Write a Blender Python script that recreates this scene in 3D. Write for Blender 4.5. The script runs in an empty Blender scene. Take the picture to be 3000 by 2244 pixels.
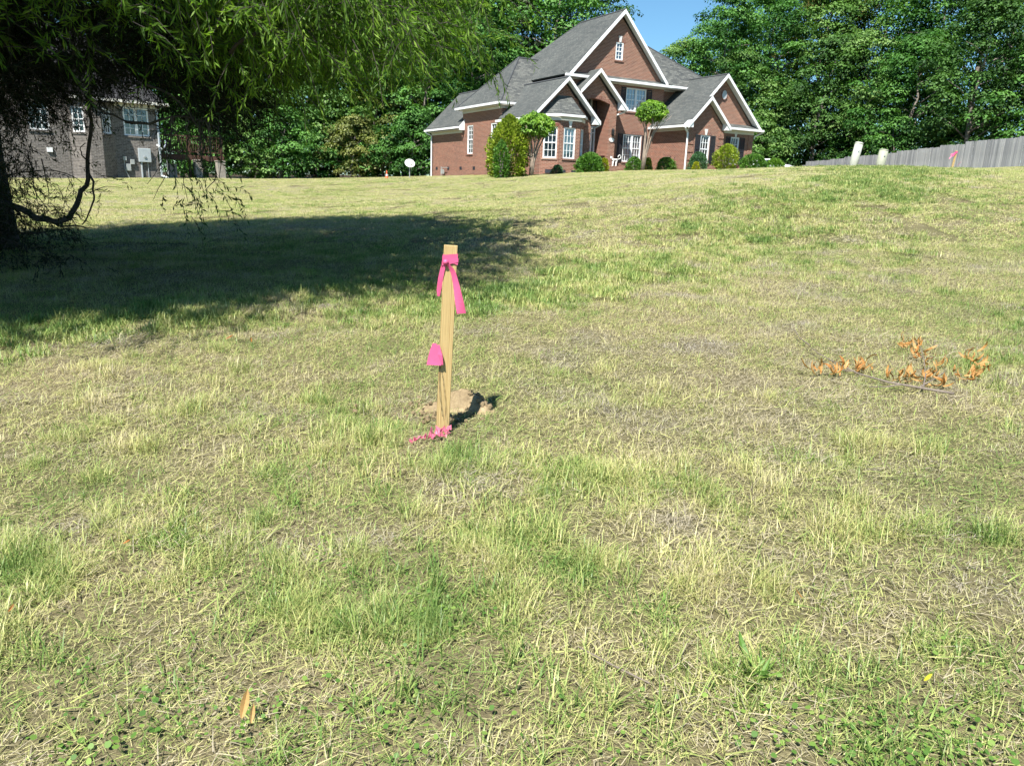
import bpy, math, random
import numpy as np
from mathutils import Vector, Matrix
from mathutils.geometry import tessellate_polygon

R = math.radians
scene = bpy.context.scene
col = scene.collection
rng = np.random.default_rng(7)
random.seed(7)

# ------------------------------------------------------------------ camera
EYE = 1.3
FOC, PITCH, ROLL, YAW = 2200.0, R(14.69), R(2.1), R(60.7)
_r = np.array([1, 0, 0.0]); _f = np.array([0, math.cos(PITCH), -math.sin(PITCH)]); _d = np.array([0, -math.sin(PITCH), -math.cos(PITCH)])
_k = np.array([[math.cos(ROLL), -math.sin(ROLL), 0], [math.sin(ROLL), math.cos(ROLL), 0], [0, 0, 1]])
CM = _k @ np.array([_r, _d, _f])
CAM = np.array([0, 0, EYE])
cam_data = bpy.data.cameras.new('camera')
cam = bpy.data.objects.new('camera', cam_data)
col.objects.link(cam)
cam_data.sensor_width = 36.0
cam_data.lens = FOC / 3000 * 36
cam_data.clip_start = 0.05
cam_data.clip_end = 3000
mw = Matrix.Identity(4)
for i in range(3):
    mw[i][0] = CM[0][i]; mw[i][1] = -CM[1][i]; mw[i][2] = -CM[2][i]; mw[i][3] = CAM[i]
cam.matrix_world = mw
scene.camera = cam

# ------------------------------------------------------------------ sky, sun, exposure
LIGHT = Vector((0.26, 0.66, -1.0)).normalized()          # the way the sunlight travels
SUN_EL = math.asin(-LIGHT.z)
world = bpy.data.worlds.new('World'); scene.world = world; world.use_nodes = True
wn = world.node_tree.nodes; wl = world.node_tree.links
bg = wn.get('Background') or wn.new('ShaderNodeBackground')
sky = wn.new('ShaderNodeTexSky'); sky.sky_type = 'NISHITA'; sky.sun_disc = False
sky.sun_elevation = SUN_EL
sky.sun_rotation = math.atan2(-LIGHT.x, -LIGHT.y)
sky.air_density = 1.0; sky.dust_density = 0.1; sky.ozone_density = 3.0; sky.altitude = 300
wmx = wn.new('ShaderNodeMix'); wmx.data_type = 'RGBA'; wmx.blend_type = 'MULTIPLY'; wmx.inputs[0].default_value = 1.0
wmx.inputs[7].default_value = (0.78, 1.09, 1.16, 1)          # a clear, slightly cyan summer sky
wl.new(sky.outputs[0], wmx.inputs[6]); wl.new(wmx.outputs[2], bg.inputs[0]); bg.inputs[1].default_value = 0.061
sun_data = bpy.data.lights.new('sun', 'SUN'); sun_data.energy = 5.0; sun_data.angle = R(0.53); sun_data.color = (1.0, 0.955, 0.88)
sun = bpy.data.objects.new('sun', sun_data); col.objects.link(sun)
sun.rotation_euler = LIGHT.to_track_quat('-Z', 'Y').to_euler(); sun.location = (-10, -20, 40)
vs = scene.view_settings
vs.view_transform = 'Standard'; vs.look = 'None'; vs.exposure = 1.12; vs.gamma = 1.0; vs.use_curve_mapping = False
try:
    scene.cycles.max_bounces = 4; scene.cycles.transparent_max_bounces = 8
    scene.cycles.diffuse_bounces = 2; scene.cycles.glossy_bounces = 2; scene.cycles.transmission_bounces = 3
    scene.cycles.use_adaptive_sampling = True; scene.cycles.adaptive_threshold = 0.025
except Exception:
    pass

# ------------------------------------------------------------------ helpers: points
def ray(px, py):
    return CM.T @ np.array([(px - 1500) / FOC, (py - 1122) / FOC, 1.0])
def at(px, py, depth):
    """world point seen at a photo pixel, at world distance y = depth"""
    d = ray(px, py); return CAM + d * (depth / d[1])

# terrain: thin plate through spot heights guessed or taken from image pixels at assumed depths
_cp = [(0, 0, 0), (-4, -4, -.28), (4, -4, -.12), (0, -12, -.6), (-10, -8, -.7), (10, -8, -.1),
       (0, 3.2, .1), (-3, 5, .1), (3, 5, .3), (-8, 10, .22), (0, 10, .44), (6, 10, .78), (0, 20, .95), (-14, 20, .45)]
for px, py, d, dz in [(100, 525, 38, 0), (470, 523, 43, 0), (700, 528, 52, 0), (1000, 524, 62, 0), (1265, 519, 58.8, 0), (1560, 512, 45.66, 0),
                      (1750, 504, 47, 0), (2000, 497, 46, -.05), (2200, 495, 52, -.15), (2330, 492, 30, 0), (2490, 490, 26, 0), (2640, 490, 27, 0),
                      (2789, 503, 27, 0), (2950, 496, 46, 0), (3100, 497, 40, 0), (2100, 500, 34, -.05), (1800, 530, 24, 0), (2300, 560, 14, 0),
                      (2700, 560, 14, 0), (1300, 560, 30, -.1)]:
    p = at(px, py, d); _cp.append((p[0], p[1], p[2] + dz))
_cp += [(33, 47, 3.65), (28, 75, 3.0), (45, 60, 4.2), (20, 75, 2.4), (0, 75, 1.9), (-20, 75, 1.2), (-45, 60, .5), (-45, 30, .2), (40, 20, 3.0),
        (25, 5, 1.5), (-25, 5, -.2), (-60, 100, 1), (60, 110, 4), (0, 110, 2.5)]
_cp = np.array(_cp)
_n = len(_cp); _X = _cp[:, :2]
_dm = np.linalg.norm(_X[:, None] - _X[None], axis=2)
_K = np.where(_dm > 0, _dm * _dm * np.log(_dm + 1e-12), 0) + 5 * np.eye(_n)
_P = np.c_[np.ones(_n), _X]
_S = np.linalg.solve(np.block([[_K, _P], [_P.T, np.zeros((3, 3))]]), np.r_[_cp[:, 2], 0, 0, 0])
def ground_z(x, y):
    x = np.clip(np.asarray(x, float), -60, 60); y = np.clip(np.asarray(y, float), -14, 112)
    r = np.hypot(x[..., None] - _X[:, 0], y[..., None] - _X[:, 1])
    z = (np.where(r > 0, r * r * np.log(r + 1e-12), 0) * _S[:_n]).sum(-1) + _S[_n] + _S[_n + 1] * x + _S[_n + 2] * y
    # small bumps of an old lawn
    z = z + 0.012 * np.sin(x * 2.3 + 1.1 * np.sin(y * 1.7)) * np.sin(y * 1.9 + 0.7 * np.sin(x * 1.3)) + 0.006 * np.sin(x * 6.1 + y * 2.2) * np.sin(y * 5.3 - x * 1.4)
    return z
def gz(x, y):
    return float(ground_z(np.array([x]), np.array([y]))[0])
def hit(px, py, tmax=90):
    d = ray(px, py); ts = np.linspace(1, tmax, 5000); P = CAM + ts[:, None] * d
    g = P[:, 2] - ground_z(P[:, 0], P[:, 1]); i = int(np.argmax(g < 0)); return P[i]

# ------------------------------------------------------------------ helpers: materials
MATS = {}
def new_mat(name):
    m = bpy.data.materials.new(name); m.use_nodes = True
    nt = m.node_tree
    for n in list(nt.nodes): nt.nodes.remove(n)
    out = nt.nodes.new('ShaderNodeOutputMaterial')
    MATS[name] = m
    return m, nt, out
def nd(nt, t, **kw):
    n = nt.nodes.new(t)
    for k, v in kw.items():
        if k in ('ins',):
            for a, b in v.items(): n.inputs[a].default_value = b
        else: setattr(n, k, v)
    return n
def ramp(nt, fac, stops):
    r = nt.nodes.new('ShaderNodeValToRGB'); cr = r.color_ramp
    while len(cr.elements) < len(stops): cr.elements.new(0.5)
    for e, (p, c) in zip(cr.elements, stops):
        e.position = p; e.color = (*c, 1)
    nt.links.new(fac, r.inputs[0]); return r.outputs[0]
def mixc(nt, fac, a, b, mode='MIX'):
    m = nt.nodes.new('ShaderNodeMix'); m.data_type = 'RGBA'; m.blend_type = mode
    for sock, v in ((m.inputs[0], fac), (m.inputs[6], a), (m.inputs[7], b)):
        if isinstance(v, (int, float)): sock.default_value = v
        elif isinstance(v, tuple): sock.default_value = (*v, 1) if len(v) == 3 else v
        else: nt.links.new(v, sock)
    return m.outputs[2]
def math_(nt, op, a, b=0.0, c=None, clamp=False):
    m = nt.nodes.new('ShaderNodeMath'); m.operation = op; m.use_clamp = clamp
    vals = (a, b) if c is None else (a, b, c)
    for i, v in enumerate(vals):
        if isinstance(v, (int, float)): m.inputs[i].default_value = v
        else: nt.links.new(v, m.inputs[i])
    return m.outputs[0]
def noise(nt, vec, scale, detail=3, rough=0.55):
    n = nt.nodes.new('ShaderNodeTexNoise'); n.inputs['Scale'].default_value = scale; n.inputs['Detail'].default_value = detail; n.inputs['Roughness'].default_value = rough
    if vec is not None: nt.links.new(vec, n.inputs['Vector'])
    return n.outputs[0]
def principled(nt, out, color, rough=0.6, metallic=0.0, bump=None, bump_s=0.3, bump_d=0.01, spec=0.4):
    p = nt.nodes.new('ShaderNodeBsdfPrincipled')
    if isinstance(color, tuple): p.inputs['Base Color'].default_value = (*color, 1)
    else: nt.links.new(color, p.inputs['Base Color'])
    if isinstance(rough, (int, float)): p.inputs['Roughness'].default_value = rough
    else: nt.links.new(rough, p.inputs['Roughness'])
    p.inputs['Metallic'].default_value = metallic; p.inputs['Specular IOR Level'].default_value = spec
    if bump is not None:
        b = nt.nodes.new('ShaderNodeBump'); b.inputs['Strength'].default_value = bump_s; b.inputs['Distance'].default_value = bump_d
        nt.links.new(bump, b.inputs['Height']); nt.links.new(b.outputs[0], p.inputs['Normal'])
    nt.links.new(p.outputs[0], out.inputs[0]); return p
def plain(name, color, rough=0.6, vary=0.12, scale=6.0, metallic=0.0, bump=0.0, spec=0.4):
    """a painted or natural surface with a little unevenness"""
    m, nt, out = new_mat(name)
    tc = nd(nt, 'ShaderNodeTexCoord')
    n = noise(nt, tc.outputs['Object'], scale, 4)
    lo = tuple(c * (1 - vary) for c in color); hi = tuple(min(1, c * (1 + vary)) for c in color)
    c = ramp(nt, n, [(0.3, lo), (0.7, hi)])
    principled(nt, out, c, rough, metallic, n if bump else None, bump, 0.01, spec)
    return m
def leaf_mat(name, dark, mid, light, trans=0.35, gloss=0.025, rough=0.55):
    m, nt, out = new_mat(name)
    a = nd(nt, 'ShaderNodeAttribute', attribute_name='tint')
    oi = nd(nt, 'ShaderNodeObjectInfo')
    t = math_(nt, 'ADD', a.outputs['Fac'], math_(nt, 'MULTIPLY', math_(nt, 'SUBTRACT', oi.outputs['Random'], 0.5), 0.25), clamp=True)
    c = ramp(nt, t, [(0.0, dark), (0.5, mid), (1.0, light)])
    d = nd(nt, 'ShaderNodeBsdfDiffuse'); tr = nd(nt, 'ShaderNodeBsdfTranslucent'); g = nd(nt, 'ShaderNodeBsdfGlossy'); g.inputs['Roughness'].default_value = rough
    g.inputs['Color'].default_value = (0.8, 0.85, 0.8, 1)
    nt.links.new(c, d.inputs[0])
    ct = mixc(nt, 1.0, c, (1.0, 1.25, 0.45), 'MULTIPLY'); nt.links.new(ct, tr.inputs[0])
    m1 = nd(nt, 'ShaderNodeMixShader'); m1.inputs[0].default_value = trans
    nt.links.new(d.outputs[0], m1.inputs[1]); nt.links.new(tr.outputs[0], m1.inputs[2])
    m2 = nd(nt, 'ShaderNodeMixShader'); m2.inputs[0].default_value = gloss
    nt.links.new(m1.outputs[0], m2.inputs[1]); nt.links.new(g.outputs[0], m2.inputs[2])
    nt.links.new(m2.outputs[0], out.inputs[0])
    return m

def brick_mat(name, c1, c2, mortar, diag=0, tone=0.35, soldier=False):
    m, nt, out = new_mat(name)
    tc = nd(nt, 'ShaderNodeTexCoord')
    sx = nd(nt, 'ShaderNodeSeparateXYZ'); nt.links.new(tc.outputs['Object'], sx.inputs[0])
    h = math_(nt, 'SUBTRACT' if diag else 'ADD', sx.outputs[0], sx.outputs[1])
    if diag: h = math_(nt, 'MULTIPLY', h, 0.7071)
    cb = nd(nt, 'ShaderNodeCombineXYZ')
    if soldier: nt.links.new(sx.outputs[2], cb.inputs[0]); nt.links.new(h, cb.inputs[1])
    else: nt.links.new(h, cb.inputs[0]); nt.links.new(sx.outputs[2], cb.inputs[1])
    b = nd(nt, 'ShaderNodeTexBrick'); nt.links.new(cb.outputs[0], b.inputs['Vector'])
    b.inputs['Color1'].default_value = (*c1, 1); b.inputs['Color2'].default_value = (*c2, 1); b.inputs['Mortar'].default_value = (*mortar, 1)
    b.inputs['Scale'].default_value = 1.0; b.inputs['Mortar Size'].default_value = 0.012; b.inputs['Mortar Smooth'].default_value = 0.3
    b.inputs['Brick Width'].default_value = 0.225; b.inputs['Row Height'].default_value = 0.077; b.inputs['Bias'].default_value = -0.1
    n1 = noise(nt, tc.outputs['Object'], 0.7, 4)
    n2 = noise(nt, tc.outputs['Object'], 7, 3)
    c = mixc(nt, tone, b.outputs[0], ramp(nt, n2, [(0.25, (0.35, 0.33, 0.32)), (0.75, (1.35, 1.3, 1.25))]), 'MULTIPLY')
    c = mixc(nt, 0.35, c, ramp(nt, n1, [(0.3, (0.75, 0.75, 0.78)), (0.7, (1.15, 1.12, 1.1))]), 'MULTIPLY')
    inv = math_(nt, 'SUBTRACT', 1.0, b.outputs['Fac'])
    principled(nt, out, c, 0.85, 0, inv, 0.8, 0.008, 0.25)
    return m

def shingle_mat(name, c1, c2, gap, face=0):
    m, nt, out = new_mat(name)
    tc = nd(nt, 'ShaderNodeTexCoord')
    sx = nd(nt, 'ShaderNodeSeparateXYZ'); nt.links.new(tc.outputs['Object'], sx.inputs[0])
    h = sx.outputs[1] if face else sx.outputs[0]
    cb = nd(nt, 'ShaderNodeCombineXYZ'); nt.links.new(h, cb.inputs[0]); nt.links.new(sx.outputs[2], cb.inputs[1])
    b = nd(nt, 'ShaderNodeTexBrick'); nt.links.new(cb.outputs[0], b.inputs['Vector'])
    b.inputs['Color1'].default_value = (*c1, 1); b.inputs['Color2'].default_value = (*c2, 1); b.inputs['Mortar'].default_value = (*gap, 1)
    b.inputs['Scale'].default_value = 1.0; b.inputs['Mortar Size'].default_value = 0.006; b.inputs['Brick Width'].default_value = 0.31; b.inputs['Row Height'].default_value = 0.105
    b.offset = 0.37
    n1 = noise(nt, tc.outputs['Object'], 0.5, 5); n2 = noise(nt, tc.outputs['Object'], 11, 2)
    c = mixc(nt, 0.5, b.outputs[0], ramp(nt, n2, [(0.3, (0.6, 0.6, 0.6)), (0.7, (1.35, 1.35, 1.35))]), 'MULTIPLY')
    c = mixc(nt, 0.5, c, ramp(nt, n1, [(0.3, (0.7, 0.72, 0.74)), (0.7, (1.2, 1.2, 1.17))]), 'MULTIPLY')
    principled(nt, out, c, 0.9, 0, math_(nt, 'SUBTRACT', 1.0, b.outputs['Fac']), 0.6, 0.01, 0.2)
    return m

brick_mat('brick_red', (0.265, 0.104, 0.070), (0.156, 0.064, 0.049), (0.437, 0.327, 0.247))
brick_mat('brick_red_bay', (0.265, 0.104, 0.070), (0.156, 0.064, 0.049), (0.437, 0.327, 0.247), diag=1)
brick_mat('brick_soldier', (0.229, 0.082, 0.056), (0.145, 0.056, 0.043), (0.396, 0.290, 0.230), soldier=True)
brick_mat('brick_tan', (0.170, 0.158, 0.146), (0.095, 0.087, 0.082), (0.27, 0.255, 0.235), tone=0.6)
shingle_mat('shingle_front', (0.070, 0.076, 0.075), (0.144, 0.148, 0.136), (0.039, 0.039, 0.043))
shingle_mat('shingle_side', (0.074, 0.082, 0.080), (0.109, 0.114, 0.108), (0.039, 0.039, 0.043), face=1)
shingle_mat('shingle_dark', (0.035, 0.035, 0.039), (0.058, 0.057, 0.058), (0.023, 0.023, 0.023))
plain('trim_white', (0.78, 0.80, 0.80), 0.5, 0.05)
plain('trim_cream', (0.66, 0.64, 0.57), 0.55, 0.06)
plain('ridge_cap', (0.06, 0.065, 0.07), 0.9, 0.2)
plain('shutter_black', (0.022, 0.023, 0.028), 0.5, 0.15)
plain('door_wood', (0.10, 0.026, 0.014), 0.4, 0.35, 5)
plain('curtain', (0.72, 0.75, 0.77), 0.9, 0.22, 3)
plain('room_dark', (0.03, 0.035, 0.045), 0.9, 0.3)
plain('keystone', (0.68, 0.68, 0.66), 0.7, 0.08)
plain('iron_black', (0.02, 0.02, 0.02), 0.5, 0.2, metallic=0.3)
plain('grey_metal', (0.42, 0.46, 0.48), 0.45, 0.08, metallic=0.2)
plain('meter_grey', (0.33, 0.35, 0.34), 0.5, 0.1)
plain('galvanised', (0.45, 0.46, 0.46), 0.4, 0.1, metallic=0.5)
plain('dish_white', (0.74, 0.75, 0.74), 0.45, 0.05)
plain('dish_grey', (0.24, 0.27, 0.33), 0.5, 0.08)
plain('pedestal_green', (0.320, 0.333, 0.252), 0.55, 0.10, 4)
plain('pedestal_pale', (0.408, 0.422, 0.360), 0.55, 0.10, 4)
plain('pink_ribbon', (0.56, 0.085, 0.20), 0.5, 0.12, 20, spec=0.4)
plain('pink_faded', (0.52, 0.12, 0.19), 0.55, 0.3, 40)
plain('orange_plastic', (0.680, 0.104, 0.032), 0.5, 0.1)
plain('car_white', (0.80, 0.81, 0.82), 0.22, 0.02, spec=0.6)
plain('rubber', (0.02, 0.02, 0.02), 0.8, 0.2)
plain('chrome', (0.6, 0.6, 0.62), 0.2, 0.05, metallic=0.9)
plain('deck_wood', (0.075, 0.038, 0.024), 0.8, 0.35, 5)
plain('pier_stone', (0.30, 0.27, 0.23), 0.9, 0.25, 5, bump=0.4)
plain('bark_dark', (0.055, 0.045, 0.036), 0.95, 0.4, 9, bump=0.8)
plain('bark_grey', (0.19, 0.165, 0.14), 0.95, 0.4, 4, bump=0.6)
plain('bark_myrtle', (0.30, 0.24, 0.19), 0.75, 0.3, 6, bump=0.2)
plain('twig_grey', (0.17, 0.14, 0.115), 0.85, 0.3, 12)
plain('vine_dark', (0.05, 0.042, 0.035), 0.9, 0.3, 12)
plain('ornament_white', (0.80, 0.79, 0.76), 0.6, 0.06)

def glass_mat(name, tintc):
    m, nt, out = new_mat(name)
    tr = nd(nt, 'ShaderNodeBsdfTransparent'); tr.inputs[0].default_value = (*tintc, 1)
    g = nd(nt, 'ShaderNodeBsdfGlossy'); g.inputs['Roughness'].default_value = 0.03
    tc = nd(nt, 'ShaderNodeTexCoord'); b = nd(nt, 'ShaderNodeBump'); b.inputs['Strength'].default_value = 0.05; b.inputs['Distance'].default_value = 0.02
    nt.links.new(noise(nt, tc.outputs['Object'], 2.0, 1), b.inputs['Height']); nt.links.new(b.outputs[0], g.inputs['Normal'])
    fr = nd(nt, 'ShaderNodeFresnel'); fr.inputs[0].default_value = 1.52
    f = math_(nt, 'MULTIPLY_ADD', fr.outputs[0], 1.6, 0.08, clamp=True)
    mx = nd(nt, 'ShaderNodeMixShader'); nt.links.new(f, mx.inputs[0]); nt.links.new(tr.outputs[0], mx.inputs[1]); nt.links.new(g.outputs[0], mx.inputs[2])
    nt.links.new(mx.outputs[0], out.inputs[0]); return m
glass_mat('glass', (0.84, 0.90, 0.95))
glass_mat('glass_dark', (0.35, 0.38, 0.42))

def wood_stake_mat():
    m, nt, out = new_mat('stake_wood')
    tc = nd(nt, 'ShaderNodeTexCoord')
    mp = nd(nt, 'ShaderNodeMapping'); nt.links.new(tc.outputs['Object'], mp.inputs[0]); mp.inputs['Scale'].default_value = (1, 1, 0.02)
    sx = nd(nt, 'ShaderNodeSeparateXYZ'); nt.links.new(mp.outputs[0], sx.inputs[0])
    n = noise(nt, mp.outputs[0], 22, 3)
    x = math_(nt, 'MULTIPLY_ADD', n, 0.03, sx.outputs[0])
    w = math_(nt, 'SINE', math_(nt, 'MULTIPLY', x, 1250))
    w = math_(nt, 'MULTIPLY_ADD', w, 0.5, 0.5)
    fine = noise(nt, mp.outputs[0], 260, 2)
    c = ramp(nt, w, [(0.0, (0.52, 0.40, 0.20)), (0.6, (0.47, 0.345, 0.15)), (1.0, (0.25, 0.15, 0.055))])
    c = mixc(nt, 0.35, c, ramp(nt, fine, [(0.3, (0.75, 0.72, 0.66)), (0.7, (1.15, 1.13, 1.1))]), 'MULTIPLY')
    principled(nt, out, c, 0.65, 0, w, 0.15, 0.001, 0.3)
wood_stake_mat()

def fence_mat():
    m, nt, out = new_mat('weathered_board')
    tc = nd(nt, 'ShaderNodeTexCoord'); oi = nd(nt, 'ShaderNodeObjectInfo')
    mp = nd(nt, 'ShaderNodeMapping'); nt.links.new(tc.outputs['Object'], mp.inputs[0]); mp.inputs['Scale'].default_value = (14, 14, 0.9)
    n = noise(nt, mp.outputs[0], 3, 4)
    base = ramp(nt, oi.outputs['Random'], [(0.0, (0.27, 0.275, 0.285)), (0.5, (0.35, 0.355, 0.36)), (1.0, (0.42, 0.42, 0.42))])
    c = mixc(nt, 0.7, base, ramp(nt, n, [(0.3, (0.55, 0.55, 0.56)), (0.7, (1.2, 1.2, 1.18))]), 'MULTIPLY')
    principled(nt, out, c, 0.9, 0, n, 0.4, 0.01, 0.2)
fence_mat()

def soil_mat():
    m, nt, out = new_mat('dug_soil')
    tc = nd(nt, 'ShaderNodeTexCoord')
    n = noise(nt, tc.outputs['Object'], 14, 5, 0.7); n2 = noise(nt, tc.outputs['Object'], 70, 3)
    c = ramp(nt, n, [(0.3, (0.17, 0.125, 0.075)), (0.55, (0.285, 0.22, 0.13)), (0.75, (0.39, 0.31, 0.195))])
    c = mixc(nt, 0.4, c, ramp(nt, n2, [(0.3, (0.6, 0.58, 0.55)), (0.7, (1.2, 1.2, 1.2))]), 'MULTIPLY')
    principled(nt, out, c, 0.95, 0, n2, 0.6, 0.01, 0.1)
soil_mat()

# leaves
leaf_mat('leaf_oak', (0.037, 0.081, 0.014), (0.107, 0.208, 0.022), (0.253, 0.390, 0.050), trans=0.5, gloss=0.015)
leaf_mat('leaf_cedar_shaded', (0.008, 0.014, 0.007), (0.016, 0.026, 0.011), (0.030, 0.044, 0.017), trans=0.1, gloss=0.01)  # near-black: the deep shade under the oak is put into this colour
leaf_mat('leaf_oak_shaded', (0.016, 0.028, 0.008), (0.032, 0.060, 0.013), (0.064, 0.112, 0.024), trans=0.25)  # darkened copy of the oak leaf, shade painted into the colour
leaf_mat('leaf_wood_a', (0.021, 0.069, 0.016), (0.064, 0.172, 0.034), (0.144, 0.299, 0.075), trans=0.30, gloss=0.012)
leaf_mat('leaf_wood_b', (0.034, 0.085, 0.018), (0.098, 0.201, 0.041), (0.207, 0.328, 0.103), trans=0.30, gloss=0.012)
leaf_mat('leaf_wood_c', (0.016, 0.046, 0.014), (0.046, 0.109, 0.025), (0.098, 0.196, 0.052), trans=0.28, gloss=0.012)
leaf_mat('leaf_pine', (0.018, 0.036, 0.014), (0.032, 0.062, 0.021), (0.064, 0.096, 0.036), trans=0.15)
leaf_mat('leaf_shrub', (0.040, 0.110, 0.018), (0.090, 0.210, 0.027), (0.170, 0.320, 0.050), trans=0.25)
leaf_mat('leaf_lime', (0.110, 0.160, 0.013), (0.240, 0.320, 0.025), (0.400, 0.460, 0.045), trans=0.25)
leaf_mat('leaf_yellow', (0.160, 0.176, 0.012), (0.336, 0.352, 0.016), (0.480, 0.464, 0.032), trans=0.3)
leaf_mat('leaf_myrtle', (0.060, 0.140, 0.016), (0.130, 0.270, 0.026), (0.240, 0.400, 0.045), trans=0.35)
leaf_mat('leaf_blue', (0.030, 0.080, 0.035), (0.060, 0.150, 0.060), (0.120, 0.240, 0.100), trans=0.25)
leaf_mat('leaf_olive', (0.053, 0.066, 0.015), (0.114, 0.141, 0.031), (0.211, 0.229, 0.062), trans=0.28)
leaf_mat('leaf_rust', (0.07, 0.055, 0.018), (0.13, 0.11, 0.03), (0.16, 0.19, 0.05), trans=0.25, gloss=0.01)
leaf_mat('leaf_dry', (0.232, 0.086, 0.019), (0.430, 0.202, 0.056), (0.499, 0.310, 0.129), trans=0.2)
leaf_mat('leaf_clover', (0.049, 0.119, 0.022), (0.108, 0.216, 0.038), (0.238, 0.346, 0.076), trans=0.3)

def grass_mat(name, bias):
    m, nt, out = new_mat(name)
    a = nd(nt, 'ShaderNodeAttribute', attribute_name='tint'); s = nd(nt, 'ShaderNodeAttribute', attribute_name='shade')
    geo = nd(nt, 'ShaderNodeNewGeometry')
    mp = nd(nt, 'ShaderNodeMapping'); nt.links.new(geo.outputs['Position'], mp.inputs[0]); mp.inputs['Scale'].default_value = (1, 1, 0)
    n1 = noise(nt, mp.outputs[0], 0.33, 2); n2 = noise(nt, mp.outputs[0], 2.6, 2)
    for q in (n1, n2): q.node.noise_dimensions = '2D'
    t = math_(nt, 'MULTIPLY_ADD', math_(nt, 'SUBTRACT', n1, 0.5), 0.85, a.outputs['Fac'])
    t = math_(nt, 'MULTIPLY_ADD', math_(nt, 'SUBTRACT', n2, 0.5), 1.25, t)
    t = math_(nt, 'ADD', t, bias, clamp=True)
    c = ramp(nt, t, [(0.0, (0.46, 0.41, 0.295)), (0.20, (0.605, 0.55, 0.295)), (0.45, (0.495, 0.50, 0.195)), (0.70, (0.29, 0.375, 0.112)), (1.0, (0.14, 0.24, 0.06))])
    n5 = noise(nt, mp.outputs[0], 1.45, 2); n5.node.noise_dimensions = '2D'
    grey = math_(nt, 'MULTIPLY', math_(nt, 'SUBTRACT', n5, 0.50), 5.0, clamp=True)
    dead = math_(nt, 'SUBTRACT', 1.0, math_(nt, 'MULTIPLY', t, 1.9), clamp=True)
    c = mixc(nt, math_(nt, 'MULTIPLY', grey, dead), c, (0.40, 0.365, 0.315))        # old grey thatch
    c = mixc(nt, 1.0, c, ramp(nt, s.outputs['Fac'], [(0.0, (0.62, 0.60, 0.57)), (0.6, (1.0, 1.0, 1.0)), (1.0, (1.2, 1.19, 1.16))]), 'MULTIPLY')
    d = nd(nt, 'ShaderNodeBsdfDiffuse'); tr = nd(nt, 'ShaderNodeBsdfTranslucent'); g = nd(nt, 'ShaderNodeBsdfGlossy'); g.inputs['Roughness'].default_value = 0.4
    nt.links.new(c, d.inputs[0]); nt.links.new(c, tr.inputs[0])
    m1 = nd(nt, 'ShaderNodeMixShader'); m1.inputs[0].default_value = 0.33; nt.links.new(d.outputs[0], m1.inputs[1]); nt.links.new(tr.outputs[0], m1.inputs[2])
    m2 = nd(nt, 'ShaderNodeMixShader'); m2.inputs[0].default_value = 0.02; nt.links.new(m1.outputs[0], m2.inputs[1]); nt.links.new(g.outputs[0], m2.inputs[2])
    nt.links.new(m2.outputs[0], out.inputs[0])
grass_mat('grass_mixed', 0.15)
grass_mat('grass_green', 0.22)
grass_mat('grass_straw', -0.25)

def ground_mat():
    m, nt, out = new_mat('lawn_soil')
    geo = nd(nt, 'ShaderNodeNewGeometry')
    n1 = noise(nt, geo.outputs['Position'], 0.33, 3); n2 = noise(nt, geo.outputs['Position'], 9, 4, 0.7); n3 = noise(nt, geo.outputs['Position'], 60, 3, 0.7)
    c = ramp(nt, n2, [(0.25, (0.05, 0.040, 0.028)), (0.5, (0.10, 0.083, 0.055)), (0.75, (0.19, 0.165, 0.108))])
    c = mixc(nt, 0.45, c, ramp(nt, n1, [(0.35, (0.24, 0.205, 0.12)), (0.65, (0.13, 0.145, 0.055))]))
    c = mixc(nt, 0.6, c, ramp(nt, n3, [(0.3, (0.45, 0.43, 0.40)), (0.7, (1.3, 1.28, 1.2))]), 'MULTIPLY')
    sp = nd(nt, 'ShaderNodeSeparateXYZ'); nt.links.new(geo.outputs['Position'], sp.inputs[0])
    far = math_(nt, 'MULTIPLY', math_(nt, 'SUBTRACT', math_(nt, 'MULTIPLY_ADD', n1, 4.0, sp.outputs[1]), 66.0), 0.3, clamp=True)
    c = mixc(nt, far, c, ramp(nt, n2, [(0.3, (0.028, 0.022, 0.014)), (0.7, (0.075, 0.055, 0.032))]))     # leaf litter of the woods
    principled(nt, out, c, 0.95, 0, n3, 0.7, 0.02, 0.1)
ground_mat()

# ------------------------------------------------------------------ helpers: meshes and objects
def link(o, parent=None):
    col.objects.link(o)
    if parent is not None: o.parent = parent
    return o
def tag(o, label=None, cat=None, group=None, kind=None):
    if label: o['label'] = label
    if cat: o['category'] = cat
    if group: o['group'] = group
    if kind: o['kind'] = kind
    return o
def thing(name, label, cat, loc=(0, 0, 0), rz=0.0, group=None):
    o = bpy.data.objects.new(name, None); o.empty_display_size = 0.3
    o.location = loc; o.rotation_euler = (0, 0, rz); link(o); return tag(o, label, cat, group)
def np_mesh(name, V, F, tint=None, shade=None, smooth=False):
    V = np.asarray(V, np.float32); F = np.asarray(F, np.int32)
    k = F.shape[1]; me = bpy.data.meshes.new(name)
    me.vertices.add(len(V)); me.vertices.foreach_set('co', V.ravel())
    me.loops.add(F.size); me.loops.foreach_set('vertex_index', F.ravel())
    me.polygons.add(len(F)); me.polygons.foreach_set('loop_start', np.arange(0, F.size, k, dtype=np.int32)); me.polygons.foreach_set('loop_total', np.full(len(F), k, np.int32))
    if smooth: me.polygons.foreach_set('use_smooth', np.ones(len(F), bool))
    me.update(calc_edges=True)
    for nm, arr in (('tint', tint), ('shade', shade)):
        if arr is not None:
            at_ = me.attributes.new(nm, 'FLOAT', 'POINT'); at_.data.foreach_set('value', np.asarray(arr, np.float32))
    return me
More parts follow.
